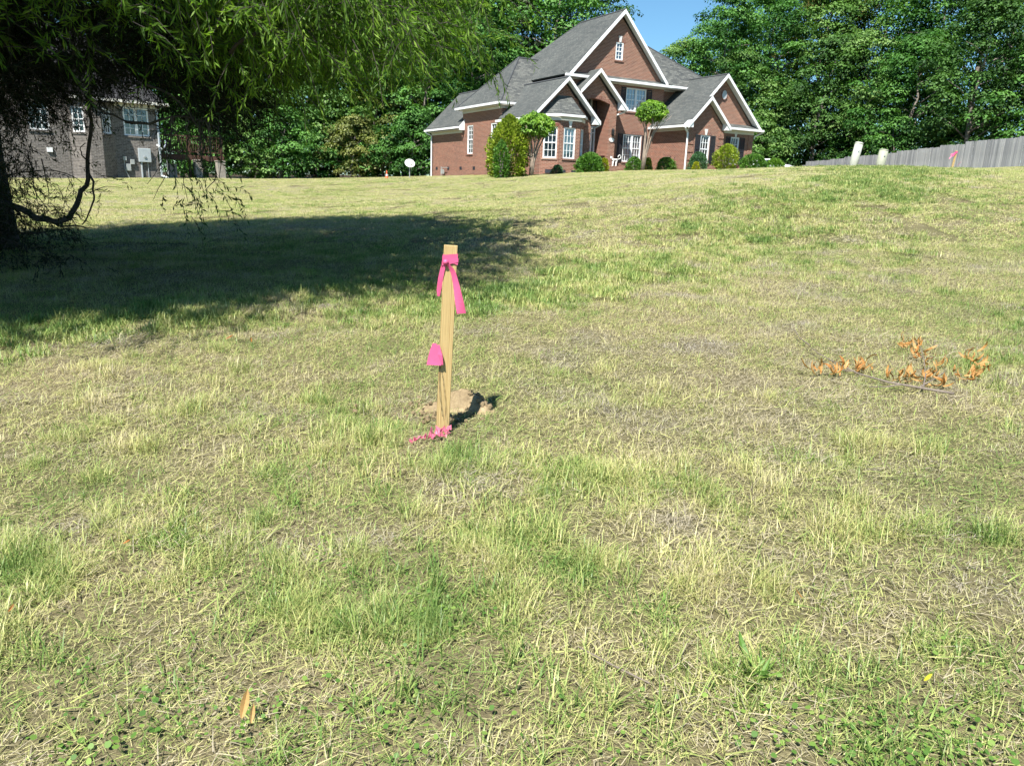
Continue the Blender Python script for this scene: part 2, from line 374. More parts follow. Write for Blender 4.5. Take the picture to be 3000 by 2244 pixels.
def mesh_obj(name, me, mat, parent=None, kind=None):
    if not me.materials: me.materials.append(MATS[mat])
    o = bpy.data.objects.new(name, me); link(o, parent)
    if kind: o['kind'] = kind
    return o

class MB:
    """collects solids, builds them as one mesh object"""
    def __init__(s): s.v = []; s.f = []
    def add(s, vs, fs):
        b = len(s.v); s.v += [tuple(map(float, p)) for p in vs]; s.f += [tuple(i + b for i in f) for f in fs]; return s
    def box(s, x0, x1, y0, y1, z0, z1):
        return s.add([(x0, y0, z0), (x1, y0, z0), (x1, y1, z0), (x0, y1, z0), (x0, y0, z1), (x1, y0, z1), (x1, y1, z1), (x0, y1, z1)],
                     [(0, 3, 2, 1), (4, 5, 6, 7), (0, 1, 5, 4), (1, 2, 6, 5), (2, 3, 7, 6), (3, 0, 4, 7)])
    def prism(s, poly, off):
        n = len(poly); off = np.array(off, float); a = [np.array(p, float) for p in poly]
        return s.add(a + [p + off for p in a], [tuple(range(n - 1, -1, -1)), tuple(range(n, 2 * n))] + [(i, (i + 1) % n, n + (i + 1) % n, n + i) for i in range(n)])
    def tube(s, pts, rad, sides=6, cap=True):
        pts = [np.array(p, float) for p in pts]; n = len(pts)
        if isinstance(rad, (int, float)): rad = [rad] * n
        vs = []; up = np.array([0.0, 0.3, 1.0]); prev = None
        for i in range(n):
            t = pts[min(i + 1, n - 1)] - pts[max(i - 1, 0)]; t = t / (np.linalg.norm(t) + 1e-9)
            a = np.cross(t, up if prev is None else prev)
            if np.linalg.norm(a) < 1e-3: a = np.cross(t, [1, 0, 0])
            a /= np.linalg.norm(a); b = np.cross(a, t); prev = b
            for k in range(sides):
                w = 2 * math.pi * k / sides; vs.append(pts[i] + rad[i] * (math.cos(w) * a + math.sin(w) * b))
        fs = [(i * sides + k, i * sides + (k + 1) % sides, (i + 1) * sides + (k + 1) % sides, (i + 1) * sides + k) for i in range(n - 1) for k in range(sides)]
        if cap: fs += [tuple(range(sides - 1, -1, -1)), tuple(range((n - 1) * sides, n * sides))]
        return s.add(vs, fs)
    def lathe(s, prof, sides=20, c=(0, 0, 0)):
        vs = []; m = len(prof)
        for r, z in prof:
            for k in range(sides):
                w = 2 * math.pi * k / sides; vs.append((c[0] + r * math.cos(w), c[1] + r * math.sin(w), c[2] + z))
        fs = [(i * sides + k, i * sides + (k + 1) % sides, (i + 1) * sides + (k + 1) % sides, (i + 1) * sides + k) for i in range(m - 1) for k in range(sides)]
        fs += [tuple(range(sides - 1, -1, -1)), tuple(range((m - 1) * sides, m * sides))]
        return s.add(vs, fs)
    def strip(s, pts, widths, side, thick=0.0012):
        """a thin solid ribbon along pts; side = width direction per point or one vector"""
        n = len(pts); vs = []
        for i, p in enumerate(pts):
            p = np.array(p, float); sd = np.array(side[i] if isinstance(side, list) else side, float); sd /= np.linalg.norm(sd)
            t = np.array(pts[min(i + 1, n - 1)], float) - np.array(pts[max(i - 1, 0)], float); nn = np.cross(t, sd); nn /= (np.linalg.norm(nn) + 1e-9)
            w = widths[i] / 2
            vs += [p - sd * w + nn * thick, p + sd * w + nn * thick, p + sd * w - nn * thick, p - sd * w - nn * thick]
        fs = [(4 * i + k, 4 * i + (k + 1) % 4, 4 * (i + 1) + (k + 1) % 4, 4 * (i + 1) + k) for i in range(n - 1) for k in range(4)]
        fs += [(3, 2, 1, 0), (4 * (n - 1), 4 * (n - 1) + 1, 4 * (n - 1) + 2, 4 * (n - 1) + 3)]
        return s.add(vs, fs)
    def mesh(s, name, smooth=False):
        me = bpy.data.meshes.new(name); me.from_pydata(s.v, [], s.f); me.update()
        if smooth:
            for p in me.polygons: p.use_smooth = True
        return me
    def build(s, name, mat, parent=None, smooth=False, kind=None, bevel=0):
        me = s.mesh(name, smooth); o = mesh_obj(name, me, mat, parent, kind)
        if bevel:
            b = o.modifiers.new('bevel', 'BEVEL'); b.width = bevel; b.segments = 2; b.limit_method = 'ANGLE'
        return o
UNIT = MB().box(-.5, .5, -.5, .5, -.5, .5).mesh('unit_piece')
UNITS = {}
def piece(name, mat, parent, M4):
    """an instance of the shared unit block"""
    if mat not in UNITS:
        me = UNIT.copy(); me.materials.append(MATS[mat]); UNITS[mat] = me
    o = bpy.data.objects.new(name, UNITS[mat]); link(o, parent); o.matrix_local = M4; return o

def copy_tree(o, parent=None):
    c = o.copy(); col.objects.link(c); c.parent = parent
    for ch in [x for x in bpy.data.objects if x.parent == o]:
        copy_tree(ch, c)
    return c

# ------------------------------------------------------------------ ground
def axis(a, b, dense0, dense1, n1, n2):
    return np.unique(np.r_[np.linspace(a, dense0, n2), np.linspace(dense0, dense1, n1), np.linspace(dense1, b, n2)])
gx = np.unique(np.r_[np.linspace(-700, -60, 14), np.linspace(-60, -8, 60), np.linspace(-8, 8, 130), np.linspace(8, 60, 60), np.linspace(60, 700, 14)])
gy = np.unique(np.r_[np.linspace(-300, -14, 8), np.linspace(-14, 1, 24), np.linspace(1, 12, 110), np.linspace(12, 112, 110), np.linspace(112, 1400, 14)])
GX, GY = np.meshgrid(gx, gy); GZ = ground_z(GX, GY)
nx, ny = len(gx), len(gy); idx = np.arange(nx * ny).reshape(ny, nx)
gme = np_mesh('ground', np.c_[GX.ravel(), GY.ravel(), GZ.ravel()], np.c_[idx[:-1, :-1].ravel(), idx[:-1, 1:].ravel(), idx[1:, 1:].ravel(), idx[1:, :-1].ravel()], smooth=True)
tag(mesh_obj('ground', gme, 'lawn_soil'), kind='structure')

# ------------------------------------------------------------------ brick house
HO = at(1560, 512, 45.66)
U3 = np.array([math.sin(YAW), math.cos(YAW), 0]); V3 = np.array([-math.cos(YAW), math.sin(YAW), 0])
def h2w(u, v, w): return HO + U3 * u + V3 * v + np.array([0, 0, w])
HRZ = math.pi / 2 - YAW
house = thing('brick_house', 'two-storey red brick house with grey shingle gables at the top of the lawn', 'house', tuple(HO), HRZ)

def wall(name, parent, o, a, n, poly, holes=(), thick=0.24, mat='brick_red'):
    """solid wall standing in the plane through o; a runs along it, n points out; poly and holes in (along, up)"""
    o = np.array(o, float); a = np.array(a, float); n = np.array(n, float); z = np.array([0, 0, 1.0])
    loops = [list(poly)] + [[(s0, w0), (s1, w0), (s1, w1), (s0, w1)] for s0, s1, w0, w1 in holes]
    tris = tessellate_polygon([[Vector((x, y, 0)) for x, y in L] for L in loops])
    flat = [p for L in loops for p in L]; N = len(flat)
    P = [o + a * s + z * w for s, w in flat]; Q = [p - n * thick for p in P]
    mb = MB(); fs = []
    for t in tris:
        q = [P[i] for i in t]; nn = np.cross(q[1] - q[0], q[2] - q[0])
        t = tuple(t) if nn @ n > 0 else tuple(reversed(t))
        fs.append(t); fs.append(tuple(i + N for i in reversed(t)))
    b = 0
    for L in loops:
        m = len(L)
        for i in range(m): fs.append((b + i, b + (i + 1) % m, N + b + (i + 1) % m, N + b + i))
        b += m
    mb.add(P + Q, fs)
    return mb.build(name, mat, parent)

class Frame:
    """a small builder working in a wall's own (along, out, up) axes"""
    def __init__(s, o, a, n): s.o = np.array(o, float); s.a = np.array(a, float); s.n = np.array(n, float)
    def p(s, x, d, z): return s.o + s.a * x + s.n * d + np.array([0, 0, z])
    def box(s, mb, x0, x1, d0, d1, z0, z1):
        v = [s.p(x, d, z) for z in (z0, z1) for x, d in ((x0, d0), (x1, d0), (x1, d1), (x0, d1))]
        mb.add(v, [(0, 3, 2, 1), (4, 5, 6, 7), (0, 1, 5, 4), (1, 2, 6, 5), (2, 3, 7, 6), (3, 0, 4, 7)])
    def M(s, x0, x1, d0, d1, z0, z1):
        c = s.p((x0 + x1) / 2, (d0 + d1) / 2, (z0 + z1) / 2); m = Matrix.Identity(4)
        for i in range(3):
            m[i][0] = s.a[i] * (x1 - x0); m[i][1] = s.n[i] * (d1 - d0); m[i][2] = (0, 0, 1)[i] * (z1 - z0); m[i][3] = c[i]
        return m

def block(name, mat, parent, fr, *a):
    mb = MB(); fr.box(mb, *a); return mb.build(name, mat, parent)
def window(parent, fr, s0, s1, w0, w1, cols=3, rows=2, double=False, back='curtain', glass='glass', sill=True, head=None, key=False, dep=0.07, trim='trim_white', sillm='brick_soldier'):
    mb = MB(); t = 0.075
    fr.box(mb, s0, s0 + t, -dep - .06, -dep + .05, w0, w1); fr.box(mb, s1 - t, s1, -dep - .06, -dep + .05, w0, w1)
    fr.box(mb, s0 + t, s1 - t, -dep - .06, -dep + .05, w1 - t, w1); fr.box(mb, s0 + t, s1 - t, -dep - .06, -dep + .05, w0, w0 + t)
    panels = [(s0 + t, s1 - t)]
    if double:
        c = (s0 + s1) / 2; fr.box(mb, c - .07, c + .07, -dep - .06, -dep + .045, w0 + t, w1 - t); panels = [(s0 + t, c - .07), (c + .07, s1 - t)]
    cells = []
    mid = (w0 + w1) / 2
    for a0, a1 in panels:
        fr.box(mb, a0, a1, -dep - .05, -dep + .03, mid - .03, mid + .03)
        for z0, z1 in ((w0 + t, mid - .03), (mid + .03, w1 - t)):
            cw = (a1 - a0) / cols; ch = (z1 - z0) / rows
            for i in range(1, cols): fr.box(mb, a0 + i * cw - .013, a0 + i * cw + .013, -dep - .035, -dep + .015, z0, z1)
            for j in range(1, rows): fr.box(mb, a0, a1, -dep - .032, -dep + .012, z0 + j * ch - .013, z0 + j * ch + .013)
            for i in range(cols):
                for j in range(rows): cells.append((a0 + i * cw + .013, a0 + (i + 1) * cw - .013, z0 + j * ch + .013, z0 + (j + 1) * ch - .013))
    w = mb.build('window', trim, parent)
    for a0, a1, z0, z1 in cells: piece('pane', glass, w, fr.M(a0, a1, -dep - .02, -dep - .012, z0, z1))
    if back: piece('curtain' if back == 'curtain' else 'dark_room', back, w, fr.M(s0 + .02, s1 - .02, -dep - .085, -dep - .075, w0 + .02, w1 - .02))
    if sill: block('sill', sillm, w, fr, s0 - .06, s1 + .06, -.1, .05, w0 - .09, w0 - .003)
    if head: block('lintel', 'brick_soldier', w, fr, s0 - .1, s1 + .1, -.05, .014, w1 + .004, w1 + head)
    if key:
        c = (s0 + s1) / 2; kb = MB(); k0, k1 = w1 + .01, w1 + .36
        kb.prism([fr.p(c - .06, -.02, k0), fr.p(c + .06, -.02, k0), fr.p(c + .12, -.02, k1), fr.p(c - .12, -.02, k1)], fr.n * .07); kb.build('keystone', 'keystone', w)
    return w
def shutter(parent, fr, s0, s1, w0, w1):
    mb = MB(); fr.box(mb, s0, s0 + .05, .005, .04, w0, w1); fr.box(mb, s1 - .05, s1, .005, .04, w0, w1)
    for z0, z1 in ((w0, w0 + .07), (w1 - .07, w1), ((w0 + w1) / 2 - .04, (w0 + w1) / 2 + .04)): fr.box(mb, s0 + .05, s1 - .05, .005, .038, z0, z1)
    z = w0 + .1
    while z < w1 - .1:
        v = [fr.p(x, d, zz) for x in (s0 + .05, s1 - .05) for d, zz in ((.008, z + .05), (.03, z), (.034, z + .008), (.012, z + .058))]
        mb.add(v, [(0, 1, 5, 4), (1, 2, 6, 5), (2, 3, 7, 6), (3, 0, 4, 7), (0, 3, 2, 1), (4, 5, 6, 7)]); z += .075
    return mb.build('shutter', 'shutter_black', parent)

X, Y = (1, 0, 0), (0, 1, 0); NX, NY = (-1, 0, 0), (0, -1, 0)
F_side = Frame((0, 0, 0), Y, NX); F_wing = Frame((0, 0, 0), X, NY)
VM, VE, VG1, VG2, UG = 1.0, 0.2, -2.4, -2.1, 9.5
F_main = Frame((0, VM, 0), X, NY); F_entry = Frame((0, VE, 0), X, NY); F_g1 = Frame((0, VG1, 0), X, NY); F_g2 = Frame((0, VG2, 0), X, NY)

# side wall facing the left lawn
wall('wall', house, (0, 0, 0), Y, NX, [(0.24, -1), (15.1, -1), (15.1, 2.95), (9.72, 2.95), (9.72, 4.15), (4.1, 4.15), (4.1, 3.2), (0.24, 3.2)],
     [(8.1, 8.98, 1.31, 3.15), (4.72, 5.5, 1.31, 3.13)])
window(house, F_side, 8.1, 8.98, 1.31, 3.15, cols=2, rows=3)
window(house, F_side, 4.72, 5.5, 1.31, 3.13, cols=2, rows=3)
for v in (14.15, 12.05, 9.95, 7.85, 5.72, 3.6, 1.5):
    vb = MB(); F_side.box(vb, v - .17, v + .17, -.02, .012, .27, .48)
    for k in range(4): F_side.box(vb, v - .14, v + .14, .012, .022, .29 + k * .045, .31 + k * .045)
    vb.build('foundation_vent', 'room_dark', house)
gm = MB(); F_side.box(gm, 12.5, 12.75, .12, .3, -.02, .3); gm.tube([F_side.p(12.62, .2, -.3), F_side.p(12.62, .2, 0)], .025)
gm.tube([F_side.p(12.7, .2, .3), F_side.p(12.7, .2, .42), F_side.p(12.05, .2, .42), F_side.p(12.05, .0, .42)], .02); gm.tube([F_side.p(13.0, .15, -.3), F_side.p(13.0, .15, .5)], .025)
gm.build('gas_meter', 'meter_grey', house)

# left wing with its gable over the bay
wall('wall', house, (0, 0, 0), X, NY, [(0, -1), (3.9, -1), (3.9, 3.15), (1.97, 5.2), (0, 3.15)])
wall('wall', house, (3.9, 0.24, 0), Y, X, [(0, -1), (3, -1), (3, 3.2), (0, 3.2)])
bay_b, bd = (0.45, 3.45), 0.78
F_bl = Frame((bay_b[0], 0, 0), (.70711, -.70711, 0), (-.70711, -.70711, 0)); F_bf = Frame((bay_b[0] + bd, -bd, 0), X, NY); F_br = Frame((bay_b[1] - bd, -bd, 0), (.70711, .70711, 0), (.70711, -.70711, 0))
fl = bd * 1.41421; ff = bay_b[1] - bay_b[0] - 2 * bd
wall('wall', house, F_bl.o, F_bl.a, F_bl.n, [(0, -1), (fl, -1), (fl, 3.12), (0, 3.12)], [(.16, .98, .97, 2.69)], mat='brick_red_bay')
wall('wall', house, F_bf.o, F_bf.a, F_bf.n, [(0.03, -1), (ff - .03, -1), (ff - .03, 3.12), (0.03, 3.12)], [(.3, 1.12, .97, 2.69)])
wall('wall', house, F_br.o, F_br.a, F_br.n, [(0, -1), (fl, -1), (fl, 3.12), (0, 3.12)], [(.16, .98, .97, 2.69)], mat='brick_red_bay')
window(house, F_bl, .16, .98, .97, 2.69, cols=3, rows=2, head=.2, key=True)
window(house, F_bf, .3, 1.12, .97, 2.69, cols=3, rows=2, head=.2, key=True)
window(house, F_br, .16, .98, .97, 2.69, cols=3, rows=2)
for fr_, c in ((F_bf, .35), (F_bf, 1.15), (F_bl, .55)):
    vb = MB(); fr_.box(vb, c - .2, c + .2, -.02, .014, .12, .33); vb.build('foundation_vent', 'room_dark', house)

# main block
wall('wall', house, (0, VM, 0), X, NY, [(2.7, -1), (10.1, -1), (10.1, 5.85), (9.9, 5.95), (6.38, 9.45), (2.86, 5.95), (2.7, 5.85)],
     [(7.12, 8.7, 4.12, 5.5), (7.12, 8.58, 1.06, 2.74), (6.1, 6.66, 7.0, 8.0), (4.15, 5.5, .45, 4.6)])
window(house, F_main, 7.12, 8.7, 4.12, 5.5, cols=3, rows=2, double=True, head=.2)
window(house, F_main, 7.12, 8.58, 1.06, 2.74, cols=3, rows=2, double=True, head=.2)
window(house, F_main, 6.1, 6.66, 7.0, 8.0, cols=2, rows=2, back='room_dark', head=.2, key=True, dep=.05)
shutter(house, F_main, 6.73, 7.08, 4.1, 5.5); shutter(house, F_main, 8.75, 9.12, 4.1, 5.5)
shutter(house, F_main, 6.68, 7.07, 1.04, 2.74); shutter(house, F_main, 8.63, 9.0, 1.04, 2.74)
wall('wall', house, (0, 1.5, 0), X, NY, [(9.9, -1), (15.0, -1), (15.0, 5.9), (9.9, 5.9)])
wall('wall', house, (10.1, 1.24, 0), Y, X, [(0, -1), (.3, -1), (.3, 5.85), (0, 5.85)])

# entry bay with its arched opening
EX0, EX1 = 3.1, 5.38
arch = [(EX1, 4.30)] + [(EX1 + (EX0 - EX1) * k / 12, 4.30 + .26 * math.sin(math.pi * k / 12)) for k in range(1, 12)] + [(EX0, 4.30)]
poly = [(EX1, -1), (5.9, -1), (5.9, 4.25), (4.3, 5.88), (2.7, 4.25), (2.7, 3.4), (EX0, 3.4)] + list(reversed(arch))
wall('wall', house, (0, VE, 0), X, NY, poly)
ab = MB()
for k in range(26):
    a0, a1 = k / 26, (k + 1) / 26 - .006
    def A(t, e): return (EX0 + (EX1 - EX0) * t, VE - .015, 4.30 + .26 * math.sin(math.pi * t) + e)
    ab.prism([A(a0, -.012), A(a1, -.012), A(a1, .2), A(a0, .2)], (0, .1, 0))
ab.build('arch_course', 'brick_soldier', house)
wall('wall', house, (EX1, VE + .24, 0), Y, NX, [(0, -1), (1.1, -1), (1.1, 4.7), (0, 4.7)], thick=.5)
F_rec = Frame((0, VE + 1.35, 0), X, NY)
wall('wall', house, (0, VE + 1.35, 0), X, NY, [(3.0, -1), (5.38, -1), (5.38, 5.4), (3.0, 5.4)], [(4.2, 5.3, .45, 3.1), (4.35, 5.0, 3.35, 4.75)])
pc = MB(); pc.box(3.9, 5.38, VE - .6, VE + 1.35, -.8, .44); pc.build('porch_floor', 'pier_stone', house)
# door with sidelight and transom
dr = MB(); F_rec.box(dr, 4.28, 4.98, -.1, -.05, .46, 2.66)
for z0, z1 in ((.6, 1.25), (1.4, 2.0), (2.1, 2.55)): F_rec.box(dr, 4.4, 4.86, -.05, -.035, z0, z1)
door = dr.build('front_door', 'door_wood', house)
hb = MB(); F_rec.box(hb, 4.9, 4.94, -.05, .0, 1.35, 1.6); hb.build('door_handle', 'chrome', door)
dc = MB()
for x0, x1 in ((4.2, 4.28), (4.98, 5.08), (5.22, 5.3)): F_rec.box(dc, x0, x1, -.12, .03, .46, 3.1)
F_rec.box(dc, 4.28, 5.22, -.12, .03, 3.02, 3.1); F_rec.box(dc, 4.28, 5.22, -.118, .028, 2.66, 2.74)
dcs = dc.build('door_casing', 'trim_white', house)
piece('sidelight', 'glass_dark', dcs, F_rec.M(5.08, 5.22, -.09, -.08, .46, 2.66)); piece('transom', 'glass_dark', dcs, F_rec.M(4.28, 5.22, -.09, -.08, 2.74, 3.02))
piece('dark_room', 'room_dark', dcs, F_rec.M(4.28, 5.22, -.2, -.18, .46, 3.02))
window(house, F_rec, 4.35, 5.0, 3.35, 4.75, cols=3, rows=2, back='room_dark', sill=False)
shutter(house, F_rec, 5.03, 5.33, 3.35, 4.6)
lt = MB(); lt.lathe([(.0, .3), (.06, .28), (.1, .2), (.1, -.05), (.06, -.12), (.0, -.14)], 8, (5.62, VE - .14, 2.62)); lt.tube([(5.62, VE, 2.85), (5.62, VE - .14, 2.95), (5.62, VE - .14, 2.9)], .015)
lt.build('porch_lantern', 'iron_black', house)
pq = MB(); n = 24
pq.prism([(5.64 + .2 * math.cos(2 * math.pi * k / n), VE - .004, 2.27 + .125 * math.sin(2 * math.pi * k / n)) for k in range(n)], (0, -.03, 0)); pq.build('oval_plaque', 'dish_white', house)

# garage wing
wall('wall', house, (UG, VG1 + .24, 0), Y, NX, [(0, -1), (3.5, -1), (3.5, 3.25), (0, 3.25)])
wall('wall', house, (0, VG1, 0), X, NY, [(UG, -1), (12.35, -1), (12.35, 3.2), (10.85, 4.72), (UG, 3.3)], [(10.48, 11.25, 1.12, 2.76)])
window(house, F_g1, 10.48, 11.25, 1.12, 2.76, cols=3, rows=2, head=.18, key=True)
shutter(house, F_g1, 10.05, 10.45, 1.1, 2.76); shutter(house, F_g1, 11.28, 11.68, 1.1, 2.76)
wall('wall', house, (0, VG2, 0), X, NY, [(12.1, -1), (15.2, -1), (15.2, 3.3), (12.33, 6.1), (9.7, 3.5), (9.7, 3.0), (12.1, 3.0)], [(13.28, 14.02, 1.15, 2.82)])
window(house, F_g2, 13.28, 14.02, 1.15, 2.82, cols=3, rows=2, head=.18, key=True)
shutter(house, F_g2, 12.86, 13.25, 1.13, 2.82); shutter(house, F_g2, 14.06, 14.48, 1.13, 2.82)
wall('wall', house, (15.2, VG2 + .24, 0), Y, X, [(0, -1), (6, -1), (6, 3.3), (0, 3.3)])
# projecting quoin courses
def quoins(parent, fr, s, side, w0, w1, n=6):
    for k in range(n):
        z = w0 + (w1 - w0) * k / n; block('quoin', 'brick_red', parent, fr, min(s, s + side * .42), max(s, s + side * .42), -.02, .035, z, z + (w1 - w0) / n - .09)
quoins(house, F_g1, UG, 1, .3, 3.1); quoins(house, F_g1, 12.35, -1, .3, 3.1); quoins(house, F_g2, 15.2, -1, .3, 3.1)
quoins(house, F_wing, 3.9, -1, .3, 3.0)
rv = MB(); rv.prism([(12.33 + .2 * math.cos(2 * math.pi * k / 20), VG2 - .004, 5.25 + .26 * math.sin(2 * math.pi * k / 20)) for k in range(20)], (0, -.05, 0)); rvo = rv.build('gable_vent', 'grey_metal', house)
rr = MB(); rr.tube([(12.33 + .22 * math.cos(2 * math.pi * k / 20), VG2 - .04, 5.25 + .28 * math.sin(2 * math.pi * k / 20)) for k in range(21)], .03, 5); rr.build('vent_ring', 'brick_soldier', rvo)

# ---- roofs (house coordinates), slabs 9 cm thick
def roof(poly, mat, th=.09):
    p = [np.array(q, float) for q in poly]; nn = np.cross(p[1] - p[0], p[2] - p[0]); nn /= np.linalg.norm(nn)
    if nn[2] < 0: p = p[::-1]; nn = -nn
    return MB().prism(p, -nn * th).build('roof', mat, house)
def cap(p0, p1, r=.07):
    return MB().tube([np.array(p0, float) + [0, 0, .0], np.array(p1, float) + [0, 0, .0]], r, 6).build('ridge_cap', 'ridge_cap', house)
def rake(p0, p1, vw, deep=.24, th=.035, mat='trim_white'):
    """barge board along a sloping gable edge p0-p1 (its front at p.y) and the soffit behind it to the wall plane vw"""
    p0 = np.array(p0, float); p1 = np.array(p1, float); dz = np.array([0, 0, -deep]); e = np.array([0, -th, 0])
    mb = MB(); mb.prism([p0 + [0, 0, -.02], p1 + [0, 0, -.02], p1 + dz, p0 + dz], e)
    o = mb.build('rake_board', mat, house)
    s0 = p0 + [0, 0, -.17]; s1 = p1 + [0, 0, -.17]; q0 = s0.copy(); q1 = s1.copy(); q0[1] = q1[1] = vw + .02
    MB().prism([s0, s1, q1, q0], (0, 0, .03)).build('soffit', mat, o)
def gutter(p0, p1, out, deep=.13, mat='trim_white'):
    p0 = np.array(p0, float); p1 = np.array(p1, float); o_ = np.array(out, float)
    mb = MB(); t = (0, 0, -deep)
    mb.prism([p0, p1, p1 + o_ * .11 + [0, 0, .01], p0 + o_ * .11 + [0, 0, .01]], t); return mb.build('gutter', mat, house)
def frieze(fr, s0, s1, z0, z1, over, zs):
    """frieze board on the wall and flat soffit out to the eave"""
    mb = MB(); fr.box(mb, s0, s1, .002, .045, z0, z1); o = mb.build('frieze_board', 'trim_cream', house)
    m2 = MB(); fr.box(m2, s0, s1, .0, over, zs, zs + .025); m2.build('soffit', 'trim_cream', o)

# wing gable roof (ridge at u=1.97)
WA = (1.97, -.38, 5.52); WL = (-.33, -.38, 3.27); WR = (4.3, -.38, 3.24)
roof([WL, WA, (1.97, 5.0, 5.52), (-.33, 3.9, 3.27)], 'shingle_side')
roof([WR, WA, (1.97, 5.0, 5.52), (4.3, 1.2, 3.24)], 'shingle_side')
rake((-.36, -.40, 3.27), (1.97, -.40, 5.55), 0); rake((4.34, -.40, 3.23), (1.97, -.40, 5.55), 0); cap((1.97, -.42, 5.5), (1.97, 5.0, 5.5))
gutter((-.33, -.36, 3.2), (-.33, 4.1, 3.2), (-1, 0, 0)); frieze(F_side, .0, 4.08, 2.92, 3.14, .33, 3.1)
rb = MB(); rb.prism([(4.34, -.39, 3.22), (3.92, -.39, 3.6), (3.92, -.39, 3.02), (4.38, -.39, 3.02)], (0, .42, 0)); rb.build('eave_return', 'trim_white', house)
# bay roof
ez = 3.42; bo = .2
b0 = (bay_b[0] - bo * .6, 0.0, ez); b1 = (bay_b[0] + bd - bo * .4, -bd - bo, ez); b2 = (bay_b[1] - bd + bo * .4, -bd - bo, ez); b3 = (bay_b[1] + bo * .6, 0.0, ez)
t1 = (1.5, -.005, 4.5); t2 = (2.4, -.005, 4.5)
roof([b0, b1, t1], 'shingle_front', .06); roof([b1, b2, t2, t1], 'shingle_front', .06); roof([b2, b3, t2], 'shingle_front', .06)
bf = MB()
for p, q in ((b0, b1), (b1, b2), (b2, b3)):
    p = np.array(p); q = np.array(q); mid = np.array([1.95, 0, 0]); c = (p + q) / 2; out = np.array([q[1] - p[1], -(q[0] - p[0]), 0]); out /= np.linalg.norm(out)
    bf.prism([p + [0, 0, -.02], q + [0, 0, -.02], q + [0, 0, -.15], p + [0, 0, -.15]], out * .07)
bf.build('gutter', 'trim_white', house)
bs = MB(); inn = .0
bs.prism([(bay_b[0] - .05, -.01, 3.05), (bay_b[0] + bd - .02, -bd - .06, 3.05), (bay_b[1] - bd + .02, -bd - .06, 3.05), (bay_b[1] + .05, -.01, 3.05)], (0, 0, .24)); bs.build('frieze_board', 'trim_cream', house)

# hipped block behind the wing
HL = 4.3; Pk = (2.55, 6.75, 7.42)
e0 = (-.36, 3.62, HL); e1 = (-.36, 10.05, HL)
roof([e0, e1, Pk], 'shingle_side'); roof([e0, Pk, (5.2, 6.75, 7.42), (5.2, 3.62, HL)], 'shingle_front'); roof([e1, Pk, (5.2, 6.75, 7.42), (6.5, 10.05, HL)], 'shingle_front')
cap(e0, Pk, .05); cap((2.5, 6.75, 7.4), (4.6, 6.75, 7.4)); cap(e1, Pk, .05)
gutter((-.36, 3.5, 4.27), (-.36, 10.1, 4.27), (-1, 0, 0)); frieze(F_side, 4.1, 9.74, 3.93, 4.13, .36, 4.1)
gutter((-.46, 3.62, 4.27), (.75, 3.62, 4.27), (0, -1, 0))
wall('wall', house, (0, 4.1, 0), X, NY, [(0.25, 2.5), (5, 2.5), (5, 4.2), (0.25, 4.2)])
F_hip = Frame((0, 4.1, 0), X, NY); frieze(F_hip, -.2, 2.2, 3.95, 4.13, .4, 4.1)
wall('wall', house, (0, 9.74, 0), X, Y, [(0.25, 2.5), (5, 2.5), (5, 4.2), (0.25, 4.2)])
# low rear block
roof([(-.34, 9.4, 3.17), (-.34, 15.55, 3.17), (2.4, 15.55, 5.87), (2.4, 9.4, 5.87)], 'shingle_side'); roof([(5.1, 9.4, 3.17), (5.1, 15.55, 3.17), (2.4, 15.55, 5.87), (2.4, 9.4, 5.87)], 'shingle_side')
cap((2.4, 9.4, 5.85), (2.4, 15.55, 5.85)); gutter((-.34, 9.5, 3.1), (-.34, 15.6, 3.1), (-1, 0, 0)); frieze(F_side, 9.76, 15.1, 2.72, 2.93, .34, 2.9)
wall('wall', house, (0, 15.1, 0), X, Y, [(0, -1), (4.8, -1), (4.8, 2.95), (2.4, 5.6), (0, 2.95)])
er = MB(); er.prism([(-.42, 9.42, 3.1), (-.42, 9.42, 2.86), (-.02, 9.42, 2.86), (-.02, 9.42, 3.55)], (0, -.05, 0)); er.build('eave_return', 'trim_white', house)
vp = MB(); vp.tube([(1.0, 11.5, 4.3), (1.0, 11.5, 4.85)], .05); vp.build('roof_pipe', 'trim_white', house)

# main gable and hip
MA = np.array((6.38, VM - .35, 9.8)); ML = (2.65, VM - .35, 5.9); MR = (10.11, VM - .35, 5.9); RB = (6.38, 5.4, 9.8)
roof([ML, MA, RB, (4.25, 8.5, 7.68), (2.65, 10.9, 5.9)], 'shingle_side')
roof([MR, MA, RB, (10.11, 3.0, 5.9)], 'shingle_side')
rake((2.6, VM - .37, 5.88), (6.38, VM - .37, 9.83), VM, .27); rake((10.16, VM - .37, 5.88), (6.38, VM - .37, 9.83), VM, .27)
cap((6.38, VM - .4, 9.78), (6.38, 5.4, 9.78)); cap(RB, (2.65, 10.9, 5.9), .05)
fh = lambda v: 5.9 + (v - .55) * 1.03
TOP = (7.4, 4.34, 9.8)
roof([(10.1, .55, 5.9), (15.0, .55, 5.9), TOP, (6.4, 4.34, 9.8)], 'shingle_front')
roof([(15.0, .55, 5.9), (15.0, 9.5, 5.9), (8.0, 6.0, 9.8), TOP], 'shingle_side'); roof([TOP, (8.0, 6.0, 9.8), (6.38, 5.4, 9.8), (6.38, 4.34, 9.8)], 'shingle_front')
roof([(15.0, 9.5, 5.9), (8.0, 6.0, 9.8), RB, (2.65, 10.9, 5.9)], 'shingle_front')
cap((15.0, .55, 5.9), TOP, .05)
